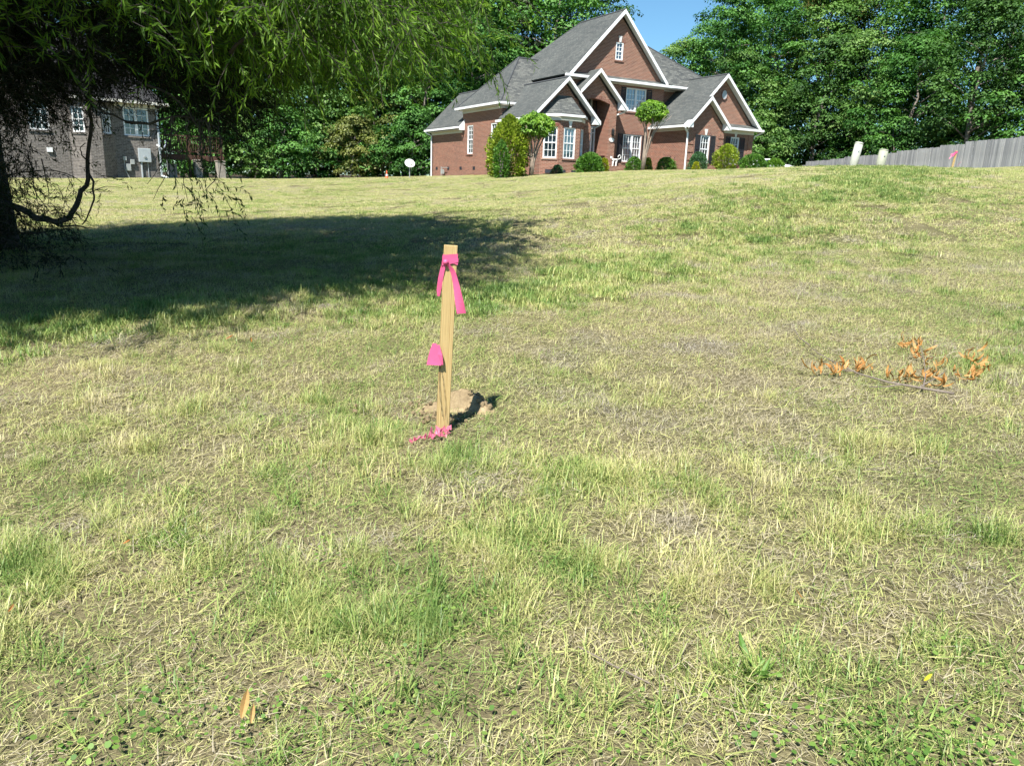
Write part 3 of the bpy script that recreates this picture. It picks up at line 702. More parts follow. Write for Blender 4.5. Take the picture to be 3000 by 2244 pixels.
wall('wall', house, (14.8, 1.7, 0), Y, X, [(0, -1), (7.6, -1), (7.6, 5.9), (0, 5.9)]); wall('wall', house, (0, 9.3, 0), X, Y, [(5, -1), (14.8, -1), (14.8, 5.9), (5, 5.9)])
# pent strip and gutter across the foot of the main gable
roof([(2.3, VM - .48, 5.83), (10.25, VM - .48, 5.83), (10.25, VM + .02, 6.05), (2.3, VM + .02, 6.05)], 'shingle_front', .05)
gutter((2.25, VM - .46, 5.82), (10.3, VM - .46, 5.82), (0, -1, 0), .14); gutter((10.32, VM - .44, 5.84), (12.6, VM - .44, 5.84), (0, -1, 0), .14)
frieze(F_main, 2.7, 10.1, 5.62, 5.70, .46, 5.67); F_rr = Frame((0, 1.5, 0), X, NY); frieze(F_rr, 10.1, 12.5, 5.6, 5.72, .95, 5.66)

# entry gable roof
EA = (4.3, VE - .36, 6.2); ER = (6.36, VE - .36, 4.22); EL = (2.95, VE - .36, 4.9)
roof([ER, EA, (4.3, VM + .1, 6.2), (6.36, VM + .0, 4.22)], 'shingle_side'); roof([EL, EA, (4.3, VM + .1, 6.2), (2.95, VM + .0, 4.9)], 'shingle_side')
rake((6.42, VE - .38, 4.18), (4.3, VE - .38, 6.23), VE); rake((2.95, VE - .38, 4.93), (4.3, VE - .38, 6.23), VE)
rb = MB(); rb.prism([(6.42, VE - .37, 4.2), (5.96, VE - .37, 4.62), (5.96, VE - .37, 4.0), (6.46, VE - .37, 4.0)], (0, .4, 0)); rb.build('eave_return', 'trim_white', house)
gutter((6.38, VE - .36, 4.16), (6.38, VM, 4.16), (1, 0, 0))
ds = MB(); ds.tube([(6.42, VE - .3, 4.02), (6.3, VE - .2, 3.9), (5.96, VE + .15, 3.72), (5.96, VE + .15, 3.6)], .045, 6); ds.build('downspout', 'trim_white', house)

# garage roofs
gs = 1.02
GA = (12.33, VG2 - .36, 6.42)
roof([(9.13, VG1 - .36, 3.32), (9.13 + (6.42 - 3.32) / gs * .53, VG1 - .36, 3.32 + (6.42 - 3.32) * .53), (9.13 + (6.42 - 3.32) / gs * .53, VG2 - .36, 3.32 + (6.42 - 3.32) * .53), (12.17, VG2 - .36, 6.42), (12.17, 2.6, 6.42), (9.13, 1.5, 3.32)], 'shingle_side')
roof([(15.5, VG2 - .36, 3.36), (12.17, VG2 - .36, 6.42), (12.17, 2.6, 6.42), (15.5, 2.6, 3.36)], 'shingle_side')
rake((10.74, VG2 - .38, 4.96), (12.17, VG2 - .38, 6.45), VG2); rake((15.55, VG2 - .38, 3.33), (12.17, VG2 - .38, 6.45), VG2); cap((12.17, VG2 - .4, 6.4), (12.17, 2.6, 6.4))
g1a = (10.78, VG1 - .38, 5.02)
roof([(12.5, VG1 - .36, 3.36), (10.78, VG1 - .36, 5.0), (10.78, VG2 + .0, 5.0), (12.5, VG2 + .0, 3.36)], 'shingle_side')
rake((9.1, VG1 - .38, 3.3), g1a, VG1); rake((12.55, VG1 - .38, 3.33), g1a, VG1)
roof([(12.4, VG2 - .42, 3.36), (15.5, VG2 - .42, 3.36), (15.5, VG2 + .02, 3.6), (12.4, VG2 + .02, 3.6)], 'shingle_front', .05)
gutter((12.4, VG2 - .42, 3.34), (15.6, VG2 - .42, 3.34), (0, -1, 0)); frieze(F_g2, 12.36, 15.2, 3.02, 3.26, .42, 3.22)
F_gs = Frame((UG, 0, 0), Y, NX); gutter((9.13, VG1 - .36, 3.26), (9.13, 1.0, 3.26), (-1, 0, 0)); frieze(F_gs, VG1, 1.0, 2.98, 3.2, .37, 3.17)
rb = MB(); rb.prism([(9.06, VG1 - .37, 3.28), (9.5, VG1 - .37, 3.68), (9.5, VG1 - .37, 3.12), (9.02, VG1 - .37, 3.12)], (0, .38, 0)); rb.build('eave_return', 'trim_white', house)
rb = MB(); rb.prism([(12.56, VG1 - .37, 3.32), (12.2, VG1 - .37, 3.66), (12.2, VG1 - .37, 3.12), (12.6, VG1 - .37, 3.12)], (0, .38, 0)); rb.build('eave_return', 'trim_white', house)
ds = MB(); ds.tube([(9.05, VG1 - .2, 3.1), (9.1, VG1 - .15, 3.0), (9.38, VG1 - .02, 2.86), (9.4, VG1 - .02, 2.7), (9.4, VG1 - .02, .2)], .055, 6); ds.build('downspout', 'trim_white', house)
ds = MB(); ds.tube([(15.6, VG2 - .4, 3.2), (15.4, VG2 - .2, 3.05), (15.26, VG2 - .06, 2.95), (15.26, VG2 - .06, 2.8)], .045, 6); ds.build('downspout', 'trim_white', house)
ds = MB(); ds.tube([(-.42, 15.4, 3.0), (-.3, 15.3, 2.85), (-.06, 15.06, 2.7), (-.06, 15.06, -.35)], .055, 6); ds.build('downspout', 'trim_white', house)
ds = MB(); ds.tube([(4.36, -.3, 3.02), (4.2, -.2, 2.9), (3.97, .08, 2.78), (3.97, .08, .2)], .045, 6); ds.build('downspout', 'grey_metal', house)

# ------------------------------------------------------------------ left house
LO = at(471.5, 522, 43); LA = R(50)
lhouse = thing('tan_brick_house', 'shaded tan brick house with white windows, half hidden behind the dark oak branches', 'house', tuple(LO), math.pi / 2 - LA)
F_l = Frame((0, 0, 0), X, NY)
wall('wall', lhouse, (0, 0, 0), X, NY, [(-4.3, -.8), (0, -.8), (0, 3.8), (-4.3, 3.8)], [(-1.66, -.4, 2.15, 3.58)], mat='brick_tan')
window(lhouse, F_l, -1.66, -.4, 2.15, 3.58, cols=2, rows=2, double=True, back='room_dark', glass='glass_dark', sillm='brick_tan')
wall('wall', lhouse, (0, .24, 0), Y, X, [(0, -.8), (9, -.8), (9, 3.8), (0, 3.8)], mat='brick_tan')
wall('wall', lhouse, (0, 0, 0), X, NY, [(-10, -.8), (-4.32, -.8), (-4.32, 3.8), (-7.1, 6.6), (-10, 3.8)], [(-6.0, -5.1, 2.15, 3.5)], mat='brick_tan')
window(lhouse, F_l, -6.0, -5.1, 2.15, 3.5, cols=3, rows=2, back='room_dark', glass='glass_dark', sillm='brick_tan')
LB = .75
Fa = Frame((-4.25, 0, 0), (.70711, -.70711, 0), (-.70711, -.70711, 0)); Fb = Frame((-4.25 + LB, -LB, 0), X, NY); Fc = Frame((-2.15 - LB, -LB, 0), (.70711, .70711, 0), (.70711, -.70711, 0))
l1 = LB * 1.4142; l2 = 2.1 - 2 * LB
wall('wall', lhouse, Fa.o, Fa.a, Fa.n, [(0, -.8), (l1, -.8), (l1, 3.7), (0, 3.7)], [(.2, .85, 2.15, 3.4)], mat='brick_tan')
wall('wall', lhouse, Fb.o, Fb.a, Fb.n, [(0, -.8), (l2, -.8), (l2, 3.7), (0, 3.7)], mat='brick_tan')
wall('wall', lhouse, Fc.o, Fc.a, Fc.n, [(0, -.8), (l1, -.8), (l1, 3.7), (0, 3.7)], [(.12, .86, 2.15, 3.4)], mat='brick_tan')
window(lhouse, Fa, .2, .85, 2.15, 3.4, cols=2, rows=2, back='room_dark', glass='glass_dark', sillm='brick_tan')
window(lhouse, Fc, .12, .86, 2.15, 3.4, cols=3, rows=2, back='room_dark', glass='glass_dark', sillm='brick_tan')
def lroof(poly, th=.1):
    p = [np.array(q, float) for q in poly]; nn = np.cross(p[1] - p[0], p[2] - p[0]); nn /= np.linalg.norm(nn)
    if nn[2] < 0: p = p[::-1]; nn = -nn
    MB().prism(p, -nn * th).build('roof', 'shingle_dark', lhouse)
lroof([(-4.6, -.45, 3.9), (.45, -.45, 3.9), (-2.6, 4.5, 7.9), (-4.6, 4.5, 7.9)]); lroof([(.45, -.45, 3.9), (.45, 9.4, 3.9), (-2.6, 4.5, 7.9)]); lroof([(-10.4, 9.4, 3.9), (.45, 9.4, 3.9), (-2.6, 4.5, 7.9), (-10.4, 4.5, 7.9)])
lroof([(-7.1, -.4, 6.95), (-4.1, -.4, 3.85), (-4.1, 4.5, 3.85), (-7.1, 4.5, 6.95)]); lroof([(-7.1, -.4, 6.95), (-10.4, -.4, 3.85), (-10.4, 9, 3.85), (-7.1, 9, 6.95)])
lroof([(-4.4, -.05, 3.75), (-3.5, -1.0, 3.75), (-2.9, -1.0, 3.75), (-2.0, -.05, 3.75), (-3.2, .3, 4.6)], .06)
lg = MB(); lg.box(-4.2, .5, -.58, -.46, 3.76, 3.9); lg.box(.46, .58, -.58, 9.4, 3.76, 3.9); lg.build('gutter', 'trim_cream', lhouse)
lf = MB(); lf.box(-2.1, 0, -.03, -.003, 3.6, 3.78); lf.build('frieze_board', 'trim_cream', lhouse)
ds = MB(); ds.tube([(.3, -.45, 3.76), (.03, -.08, 3.55), (.03, -.08, .2), (.03, -.08, .12), (.25, -.3, .03)], .06, 6); ds.build('downspout', 'grey_metal', lhouse)
eb = MB(); eb.box(-1.08, -.45, -.16, -.004, .8, 1.52); ebo = eb.build('electric_panel', 'grey_metal', lhouse, bevel=.02)
kn = MB(); kn.lathe([(.0, .0), (.07, .0), (.07, .04), (.0, .05)], 12); k_o = kn.build('latch', 'galvanised', ebo); k_o.matrix_local = Matrix.Translation((-.78, -.16, 1.08)) @ Matrix.Rotation(R(90), 4, 'X')
cd = MB(); cd.tube([(-.95, -.06, .8), (-.95, -.06, -.3)], .045, 6); cd.tube([(-.62, -.04, .8), (-.62, -.04, -.3)], .018, 5); cd.build('conduit', 'grey_metal', lhouse)
for x0, x1, z0, z1 in ((-1.86, -1.68, .84, 1.05), (-1.75, -1.5, .32, .68), (-1.5, -1.3, .66, .92)):
    b = MB(); b.box(x0, x1, -.12, -.004, z0, z1); b.build('meter_box', 'meter_grey', lhouse, bevel=.015)
cd = MB(); cd.tube([(-1.8, -.05, .84), (-1.8, -.06, .4), (-1.6, -.1, -.1)], .02, 5); cd.build('conduit', 'meter_grey', lhouse)
b = MB(); b.box(-5.35, -5.1, -.08, -.004, 1.1, 1.32); b.build('dryer_vent', 'trim_white', lhouse)
# raised deck behind the corner
dk = MB(); dk.box(.35, 4.3, 2.2, 5.8, 1.3, 1.36); dk.box(.35, 4.3, 2.16, 2.2, 1.05, 1.36); deck = dk.build('deck', 'deck_wood', lhouse)
for x in (.5, 2.3, 4.2):
    p = MB(); p.box(x - .07, x + .07, 2.22, 2.36, -.6, 2.42); p.build('deck_post', 'deck_wood', deck)
r_ = MB(); r_.box(.35, 4.3, 2.2, 2.28, 2.38, 2.45); r_.box(.35, 4.3, 2.22, 2.27, 1.5, 1.56); r_.build('deck_rail', 'deck_wood', deck)
bal = MB().box(-.02, .02, -.02, .02, 0, .83).mesh('baluster'); bal.materials.append(MATS['deck_wood'])
for k in range(30):
    o = bpy.data.objects.new('baluster', bal); link(o, deck); o.location = (.55 + k * .125, 2.245, 1.55)
for x0, x1, z1 in ((.9, 1.35, .75), (2.4, 2.8, 1.05), (3.7, 4.15, 1.05)):
    p = MB(); p.box(x0, x1, 1.6, 2.0, -.6, z1); p.box(x0 - .03, x1 + .03, 1.57, 2.03, z1 + .002, z1 + .06); p.build('deck_pier', 'pier_stone', lhouse)

# ------------------------------------------------------------------ satellite dishes
def dish(name, label, base, pole_h, r, aim, mat, onpole=True):
    t = thing(name, label, 'satellite dish', base)
    mb = MB(); mb.tube([(0, 0, -.2), (0, 0, pole_h)], .03, 8); mb.build('pole', 'galvanised', t)
    prof = [(r * k / 6, .22 * r * (k / 6) ** 2) for k in range(7)]; prof2 = [(a, b - .015) for a, b in reversed(prof)]
    d = MB(); d.lathe([(max(a, .002), b) for a, b in prof] + [(max(a, .002), b) for a, b in prof2], 28); o = d.build('reflector', mat, t, smooth=True)
    q = Vector(aim).normalized().to_track_quat('Z', 'Y').to_matrix().to_4x4()
    o.matrix_local = Matrix.Translation((0, 0, pole_h)) @ q @ Matrix.Diagonal((1, .88, 1, 1))
    a = MB(); a.tube([(0, -r * .9, .1), (0, -r * .55, r * .9)], .015, 6); a.box(-.04, .04, -r * .55 - .08, -r * .55 + .02, r * .85, r * .85 + .16); ao = a.build('feed_arm', 'dish_white', t); ao.matrix_local = Matrix.Translation((0, 0, pole_h)) @ q
    return t
p = hit(1200, 522); dish('satellite_dish', 'white satellite dish on a short pole in the lawn left of the brick house', (p[0], p[1], gz(p[0], p[1])), .82, .31, (.35, -.75, .45), 'dish_white')
lp = np.array(LO) + np.array([.32 * math.sin(LA) + .3 * math.cos(LA), .32 * math.cos(LA) - .3 * math.sin(LA), 0])
dish('satellite_dish', 'grey-blue satellite dish by the corner downspout of the shaded tan house', (lp[0], lp[1], gz(lp[0], lp[1])), 1.75, .32, (-.75, -.45, .45), 'dish_grey')

# ------------------------------------------------------------------ leaf builders
def rand_dirs(n):
    v = rng.normal(size=(n, 3)); return v / np.linalg.norm(v, axis=1)[:, None]
def leaves_mesh(name, C, D, S, L, W, tint, fold=0.25):
    """diamond leaves: centre base C, long axis D, side axis S, length L, width W"""
    n = len(C); Nn = np.cross(D, S)
    Lc = L[:, None]; Wc = W[:, None]
    V = np.empty((n, 4, 3))
    V[:, 0] = C; V[:, 1] = C + D * Lc * .45 + S * Wc * .5 + Nn * Wc * fold; V[:, 2] = C + D * Lc; V[:, 3] = C + D * Lc * .45 - S * Wc * .5 + Nn * Wc * fold
    F = np.arange(4 * n).reshape(n, 4)
    return np_mesh(name, V.reshape(-1, 3), F, tint=np.repeat(tint, 4))
def frame_from(D):
    a = np.cross(D, rand_dirs(len(D))); a /= np.linalg.norm(a, axis=1)[:, None] + 1e-9; return a
def clump_leaves(centres, radii, per, size, flat=.7, up=.55, tint_c=None, asp=.62, tint_amp=.16):
    n = len(centres); idx = np.repeat(np.arange(n), per); m = len(idx)
    d = rand_dirs(m); d[:, 2] = np.where(d[:, 2] < -.25, -d[:, 2] * .7, d[:, 2])
    rr_ = radii[idx] * rng.uniform(.55, 1.05, m) ** .6
    P = centres[idx] + d * rr_[:, None] * np.array([1, 1, flat])
    Nn = d * .9 + np.array([0, 0, up]) + rand_dirs(m) * .34; Nn /= np.linalg.norm(Nn, axis=1)[:, None]
    D = np.cross(Nn, rand_dirs(m)) + np.array([0, 0, -.25]); D /= np.linalg.norm(D, axis=1)[:, None] + 1e-9
    S = np.cross(Nn, D); S /= np.linalg.norm(S, axis=1)[:, None] + 1e-9
    L = size * rng.uniform(.65, 1.35, m); W = L * asp
    base = (rng.uniform(0, 1, n) if tint_c is None else tint_c)[idx]
    t = np.clip(.5 + (base - .5) * .95 + rng.uniform(-tint_amp, tint_amp, m) + d[:, 2] * .08, 0, 1)
    return P, D, S, L, W, t

# ------------------------------------------------------------------ woods
def limb_tubes(mb, H, R_, base, nl, r0, lean):
    top = np.array([lean[0], lean[1], H * .86])
    pts = [np.array([0, 0, -.6]) + 0 * top] + [np.array([lean[0] * t * t, lean[1] * t * t, H * .86 * t]) + rng.normal(size=3) * .12 * np.array([1, 1, 0]) for t in (.08, .2, .35, .5, .68, .85, 1)]
    mb.tube(pts, [r0 * 1.25, r0, r0 * .9, r0 * .8, r0 * .66, r0 * .48, r0 * .3, r0 * .12], 7)
    for k in range(nl):
        t = rng.uniform(max(.12, base), .85); a = rng.uniform(0, 6.283); st = np.array([lean[0] * t * t, lean[1] * t * t, H * .86 * t]); ln = R_ * rng.uniform(.55, .95) * (1.15 - t * .5)
        e = st + np.array([math.cos(a) * ln, math.sin(a) * ln, ln * rng.uniform(.15, .7)]); m = (st + e) / 2 + np.array([0, 0, ln * .08])
        mb.tube([st, m, e], [r0 * .36 * (1 - t * .5), r0 * .22, r0 * .06], 5)
def tree_variant(name, H, R_, base, nclump, per, leaf, cr, kind='broad'):
    """crown of leaf clumps around a tapered trunk with limbs; returns trunk mesh, crown mesh"""
    lean = rng.normal(size=2) * .5
    cs = []; rs = []
    while len(cs) < nclump:
        t = rng.uniform(0, 1) ** .85; z = H * (base + (1 - base) * t)
        if kind == 'pine': prof = (1 - t) ** .75 * (.9 + .2 * rng.uniform()) + .05
        else: prof = max(.12, math.sin(math.pi * min(1, (t * .82 + .16))) ** .7)
        a = rng.uniform(0, 6.283); lob = 1 + .22 * math.sin(3 * a + 7 * t) + .13 * math.sin(5 * a - 11 * t)
        q = R_ * prof * lob * (rng.uniform(.35, 1) ** .45)
        tt = z / H
        cs.append((lean[0] * tt * tt + q * math.cos(a), lean[1] * tt * tt + q * math.sin(a), z)); rs.append(cr * rng.uniform(.6, 1.35))
    cs = np.array(cs); rs = np.array(rs)
    me = leaves_mesh(name + '_crown', *clump_leaves(cs, rs, per, leaf, flat=.62 if kind != 'pine' else .45, asp=.62 if kind != 'pine' else .3))
    mb = MB(); limb_tubes(mb, H, R_, base, 16, H * .013 + .05, lean)
    return mb.mesh(name + '_trunk', True), me
VAR = {
    'tall_a': tree_variant('tall_a', 22, 5.2, .12, 210, 90, .29, 1.45),
    'tall_b': tree_variant('tall_b', 20, 4.8, .16, 190, 92, .28, 1.45),
    'tall_c': tree_variant('tall_c', 24, 5.6, .34, 180, 100, .30, 1.6),
    'mid_a': tree_variant('mid_a', 13, 4.3, .06, 150, 96, .24, 1.2),
    'mid_b': tree_variant('mid_b', 10, 3.8, .04, 130, 96, .22, 1.1),
    'low_a': tree_variant('low_a', 5.5, 2.7, .03, 130, 60, .22, .75),
    'low_b': tree_variant('low_b', 4.0, 2.4, .02, 110, 60, .20, .65),
    'pine_a': tree_variant('pine_a', 24, 3.6, .35, 220, 60, .42, 1.0, 'pine'),
}
TREE_MESH = {}
def tree(var, leafmat, name, label, x, y, s=1.0, rz=None, group=None, cat='tree', sz=None, bark='bark_grey'):
    tm, cm = VAR[var]
    key = (var, leafmat)
    if key not in TREE_MESH:
        a = tm.copy(); a.materials.append(MATS[bark]); b = cm.copy(); b.materials.append(MATS[leafmat]); TREE_MESH[key] = (a, b)
    a, b = TREE_MESH[key]
    t = thing(name, label, cat, (x, y, gz(x, y) - .05), rng.uniform(0, 6.283) if rz is None else rz, group)
    t.scale = (s, s, sz if sz else s)
    o = bpy.data.objects.new('trunk', a); link(o, t)
    o = bpy.data.objects.new('crown', b); link(o, t); o['kind'] = 'stuff'
    return t
LW = 'trees of the woods behind the left lawn'; BW = 'trees of the woods rising behind the brick house'; RW = 'trees of the woods beyond the wooden fence'
ORD = ['first', 'second', 'third', 'fourth', 'fifth', 'sixth', 'seventh', 'eighth', 'ninth', 'tenth', 'eleventh', 'twelfth']
def row(spots, name, what, group, cat='tree'):
    """a row of trees, each labelled by its place counted from the left as seen across the lawn"""
    order = sorted(range(len(spots)), key=lambda i: spots[i][0] / spots[i][1]); n = len(spots)
    for r, i in enumerate(order):
        x, y, v, m, s = spots[i]
        lab = ('leftmost ' + what) if r == 0 else ('rightmost ' + what) if r == n - 1 else (ORD[r] + ' from the left, ' + what)
        tree(v, m, name, lab, x, y, s, group=group, cat=cat)
# behind the left lawn and the tan house
row([(-46, 62, 'tall_a', 'leaf_wood_a', 1), (-40, 60, 'tall_b', 'leaf_wood_a', 1.05), (-34, 66, 'tall_c', 'leaf_wood_b', 1), (-28.5, 69, 'tall_a', 'leaf_wood_c', 1.05), (-23.5, 70, 'tall_b', 'leaf_wood_b', 1.1),
                                     (-19, 73, 'tall_c', 'leaf_wood_a', 1), (-14.5, 73, 'tall_a', 'leaf_wood_c', 1.1), (-10, 74, 'tall_b', 'leaf_wood_a', 1.15), (-31, 76, 'tall_b', 'leaf_wood_a', 1.2), (-21, 80, 'tall_a', 'leaf_wood_a', 1.15), (-12, 82, 'tall_c', 'leaf_wood_b', 1.05)], 'deciduous_tree', 'tall tree in the woods left of the brick house', LW)
tree('pine_a', 'leaf_pine', 'pine_tree', 'dark pine showing its bare trunk above the left roof slope of the brick house', -1.5, 80, 1.0, bark='bark_myrtle')
row([(-6, 76, 'tall_a', 'leaf_wood_a', 1.0), (-2, 84, 'tall_c', 'leaf_wood_b', 1.0), (2.5, 78, 'tall_b', 'leaf_wood_a', 1.05), (6, 86, 'tall_a', 'leaf_wood_c', .98), (-7, 88, 'tall_b', 'leaf_wood_a', 1.2)], 'deciduous_tree', 'leafy tree rising behind the left roof slope of the brick house', BW)
tree('mid_a', 'leaf_wood_b', 'deciduous_tree', 'small tree top peeping over the right slope of the main gable', 13.9, 84, .82)
# edge of the left woods
row([(-27, 62, 'mid_b', 'leaf_wood_a', .95), (-22.5, 65, 'mid_a', 'leaf_wood_b', .85), (-17, 68, 'mid_a', 'leaf_wood_c', .95), (-12.5, 67.5, 'mid_b', 'leaf_olive', 1.0), (-8.5, 68, 'mid_a', 'leaf_wood_a', .95), (-31.5, 60, 'mid_a', 'leaf_wood_a', .9), (-4.5, 71, 'mid_a', 'leaf_wood_a', 1.0)], 'edge_tree', 'bushy low-branched tree along the edge of the left lawn', 'bushy trees along the left lawn')
row([(-24.5, 59.5, 'low_a', 'leaf_wood_a', 1), (-20.8, 61.5, 'low_b', 'leaf_wood_b', 1), (-18.8, 61.8, 'low_a', 'leaf_wood_a', .95), (-16.4, 63.0, 'low_b', 'leaf_wood_a', 1), (-13.6, 63.5, 'low_a', 'leaf_olive', .85), (-11.2, 64, 'low_b', 'leaf_wood_a', 1), (-8.8, 63.8, 'low_a', 'leaf_wood_a', .9), (-15.2, 66, 'low_a', 'leaf_wood_b', 1.2)], 'wild_shrub', 'wild shrub at the foot of the left woods', 'wild shrubs at the foot of the left woods', 'shrub')
# right woods
tree('mid_a', 'leaf_wood_b', 'deciduous_tree', 'pale rounded tree at the left end of the right woods, beside the sky', 17.2, 84, 1.08)
tree('tall_b', 'leaf_wood_a', 'deciduous_tree', 'tall tree whose top stands in the sky right of the main gable', 20.4, 83, .90)
tree('tall_a', 'leaf_wood_a', 'deciduous_tree', 'tall tree standing over the round gable vent of the garage wing', 25.5, 84, .86)
tree('tall_c', 'leaf_rust', 'deciduous_tree', 'tree with a rusty brown side among the green woods on the right', 33.2, 88, .90)
row([(30.5, 84, 'tall_b', 'leaf_wood_b', .98), (36, 82, 'tall_a', 'leaf_wood_b', .93), (39, 76, 'tall_b', 'leaf_wood_a', .98), (43, 72, 'tall_c', 'leaf_wood_c', .86), (46, 65, 'tall_a', 'leaf_wood_c', 1.0), (50, 60, 'tall_b', 'leaf_wood_a', 1.0), (54, 70, 'tall_c', 'leaf_wood_a', 1.05), (46, 82, 'tall_a', 'leaf_wood_b', 1.1), (28, 94, 'tall_a', 'leaf_wood_a', .95), (22, 95, 'tall_b', 'leaf_wood_a', .85), (58, 58, 'tall_b', 'leaf_wood_a', 1.1)], 'deciduous_tree', 'tall tree of the woods beyond the wooden fence', RW)
row([(21.5, 80, 'mid_a', 'leaf_wood_b', .95), (26.5, 83, 'mid_b', 'leaf_wood_b', 1.05), (29.5, 80, 'mid_a', 'leaf_wood_c', 1.0), (34.0, 78, 'mid_a', 'leaf_wood_b', 1.0), (35, 71, 'mid_b', 'leaf_wood_a', 1.15), (37, 66, 'mid_a', 'leaf_wood_c', 1.0), (40, 61.5, 'mid_b', 'leaf_wood_a', 1.1), (43, 56, 'mid_a', 'leaf_olive', .9)], 'edge_tree', 'bushy tree just beyond the wooden fence', 'bushy trees just beyond the fence')
row([(19.3, 74.5, 'low_a', 'leaf_wood_b', 1.1), (23.5, 78.5, 'low_a', 'leaf_wood_b', 1.15), (27.0, 82, 'low_b', 'leaf_wood_a', 1.2), (32.2, 77.5, 'low_b', 'leaf_wood_a', 1.0), (33.6, 71, 'low_a', 'leaf_wood_a', .9), (16.0, 75, 'low_a', 'leaf_wood_a', 1.1)], 'wild_shrub', 'wild shrub at the foot of the right woods', 'wild shrubs at the foot of the right woods', 'shrub')

for i, (x, y) in enumerate([(-36, 68), (-30, 71), (-25, 74), (-20, 70), (-15.5, 77), (-11, 71), (-7.5, 79), (-3, 78), (26, 88), (31, 90), (35, 85), (38, 79), (41, 73), (44, 68), (48, 64), (20, 90), (52, 62), (47, 57), (56, 66), (61, 62)]):  # filler shrubs added to cover sky gaps seen through the woods
    tree('mid_b' if i % 2 else 'low_a', 'leaf_wood_c', 'filler_shrub', 'dark understorey shrub added deep between the trunks of the woods to cover sky gaps', x, y, 1.0 + .15 * (i % 3), group='understorey shrubs added deep in the woods', cat='shrub')

# ------------------------------------------------------------------ yard shrubs
def shrub(name, label, px, v, w_px, top_px, base_px, leafmat, shape='round', cat='shrub', leaf=.075, n=2600, group=None, u_off=0):
    """a clipped shrub in the bed in front of the house, v metres from the wing front"""
    d = np.array([U3, V3, [0, 0, 1.0]]) @ ray(px, base_px); o = np.array([U3, V3, [0, 0, 1.0]]) @ (CAM - HO)
    t = (v - o[1]) / d[1]; P = o + d * t; wp = h2w(*P); dep = (CM @ (wp - CAM))[2]
    Rr = w_px / 2 / FOC * dep; Hh = (base_px - top_px) / FOC * dep
    g = gz(wp[0], wp[1]); Hh += max(0, wp[2] - g); zb = g
    th = thing(name, label, cat, (wp[0], wp[1], zb), rng.uniform(0, 6.28), group)
    m = n; a = rng.uniform(0, 6.283, m); q = rng.uniform(0, 1, m)
    if shape == 'cone': rad = np.sin(np.pi * (.32 + .68 * (1 - q) * .74)) ** 1.0 * np.sqrt(np.clip(1 - q ** 2.2, 0, 1)); z = q
    elif shape == 'egg': rad = np.sqrt(np.clip(1 - (2 * q ** 1.15 - .75) ** 2 / 1.6, .0, 1)) * np.sqrt(np.clip(1 - q ** 6, 0, 1)); z = q
    else: rad = np.sqrt(np.clip(1 - (q * 1.25 - .25) ** 2, 0, 1)); z = q
    ph = rng.uniform(0, 6.28, 3); lump = 1 + .12 * np.sin(3 * a + 5 * q + ph[0]) + .10 * np.sin(6 * a - 9 * q + ph[1]) + .06 * np.sin(13 * a + 17 * q + ph[2])
    k = rng.uniform(.72, 1.04, m) * lump
    C_ = np.c_[np.cos(a) * rad * k * Rr, np.sin(a) * rad * k * Rr, z * Hh * (.94 + .06 * lump)]
    out = np.c_[np.cos(a) * rad, np.sin(a) * rad, (z - .4) * 1.1]; out /= np.linalg.norm(out, axis=1)[:, None] + 1e-6
    D = out * .75 + rand_dirs(m) * .6 + np.array([0, 0, .35]); D /= np.linalg.norm(D, axis=1)[:, None]
    S = np.cross(D, out + rand_dirs(m) * .5); S /= np.linalg.norm(S, axis=1)[:, None] + 1e-9
    L = leaf * rng.uniform(.7, 1.4, m)
    tn = np.clip(.45 + .28 * np.sin(5 * a + 6 * q) * np.sin(4 * a - 8 * q) + rng.uniform(-.3, .3, m), 0, 1)
    me = leaves_mesh(name, C_, D, S, L, L * .6, tn)
    mesh_obj('foliage', me, leafmat, th, kind='stuff')
    sb = MB()
    for j in range(5):
        a_ = j * 1.257; sb.tube([(0, 0, -.1), (math.cos(a_) * Rr * .3, math.sin(a_) * Rr * .3, Hh * .4), (math.cos(a_) * Rr * .55, math.sin(a_) * Rr * .55, Hh * .75)], [.04, .03, .01], 5)
    sb.build('stems', 'bark_grey', th)
    # dense inner core of twigs so that the shrub is not hollow
    return th
shrub('arborvitae', 'tall yellow-green egg-shaped arborvitae at the left front corner of the brick house', 1488, -1.9, 112, 351, 512, 'leaf_lime', 'egg', leaf=.13, n=9000)
shrub('small_shrub', 'small blue-green bush on a thin stem in front of the arborvitae', 1467, -3.0, 42, 418, 512, 'leaf_shrub', 'egg', leaf=.11, n=1500)
shrub('shrub', 'loose green shrub with reddish tips before the bay window and front door', 1727, -1.7, 74, 454, 503, 'leaf_shrub', 'round', leaf=.12, n=3600)
shrub('shrub', 'small bright yellow shrub right of the loose green one by the door', 1769, -1.9, 24, 468, 498, 'leaf_yellow', 'round', leaf=.09, n=1000)
shrub('shrub', 'low green shrub under the ground floor double window', 1856, -1.3, 42, 464, 496, 'leaf_shrub', 'round', leaf=.09, n=1800)
shrub('shrub', 'small yellow-green shrub right of the myrtle trunk by the double window', 1898, -1.2, 20, 467, 494, 'leaf_lime', 'round', leaf=.09, n=900)
shrub('shrub', 'neat round green shrub against the garage side wall', 1951, -1.7, 52, 465, 494, 'leaf_shrub', 'round', leaf=.08, n=2600)
shrub('shrub', 'round dark green shrub right of the white garage downspout', 2043, -4.0, 50, 450, 491, 'leaf_blue', 'round', leaf=.08, n=2800)
shrub('shrub', 'tiny yellow shrub at the foot of the round dark green one', 2039, -4.9, 17, 477, 492, 'leaf_yellow', 'round', leaf=.07, n=600)
shrub('conical_shrub', 'big clipped cone-shaped shrub between the two garage windows', 2125, -4.2, 78, 428, 493, 'leaf_lime', 'cone', leaf=.085, n=5200)
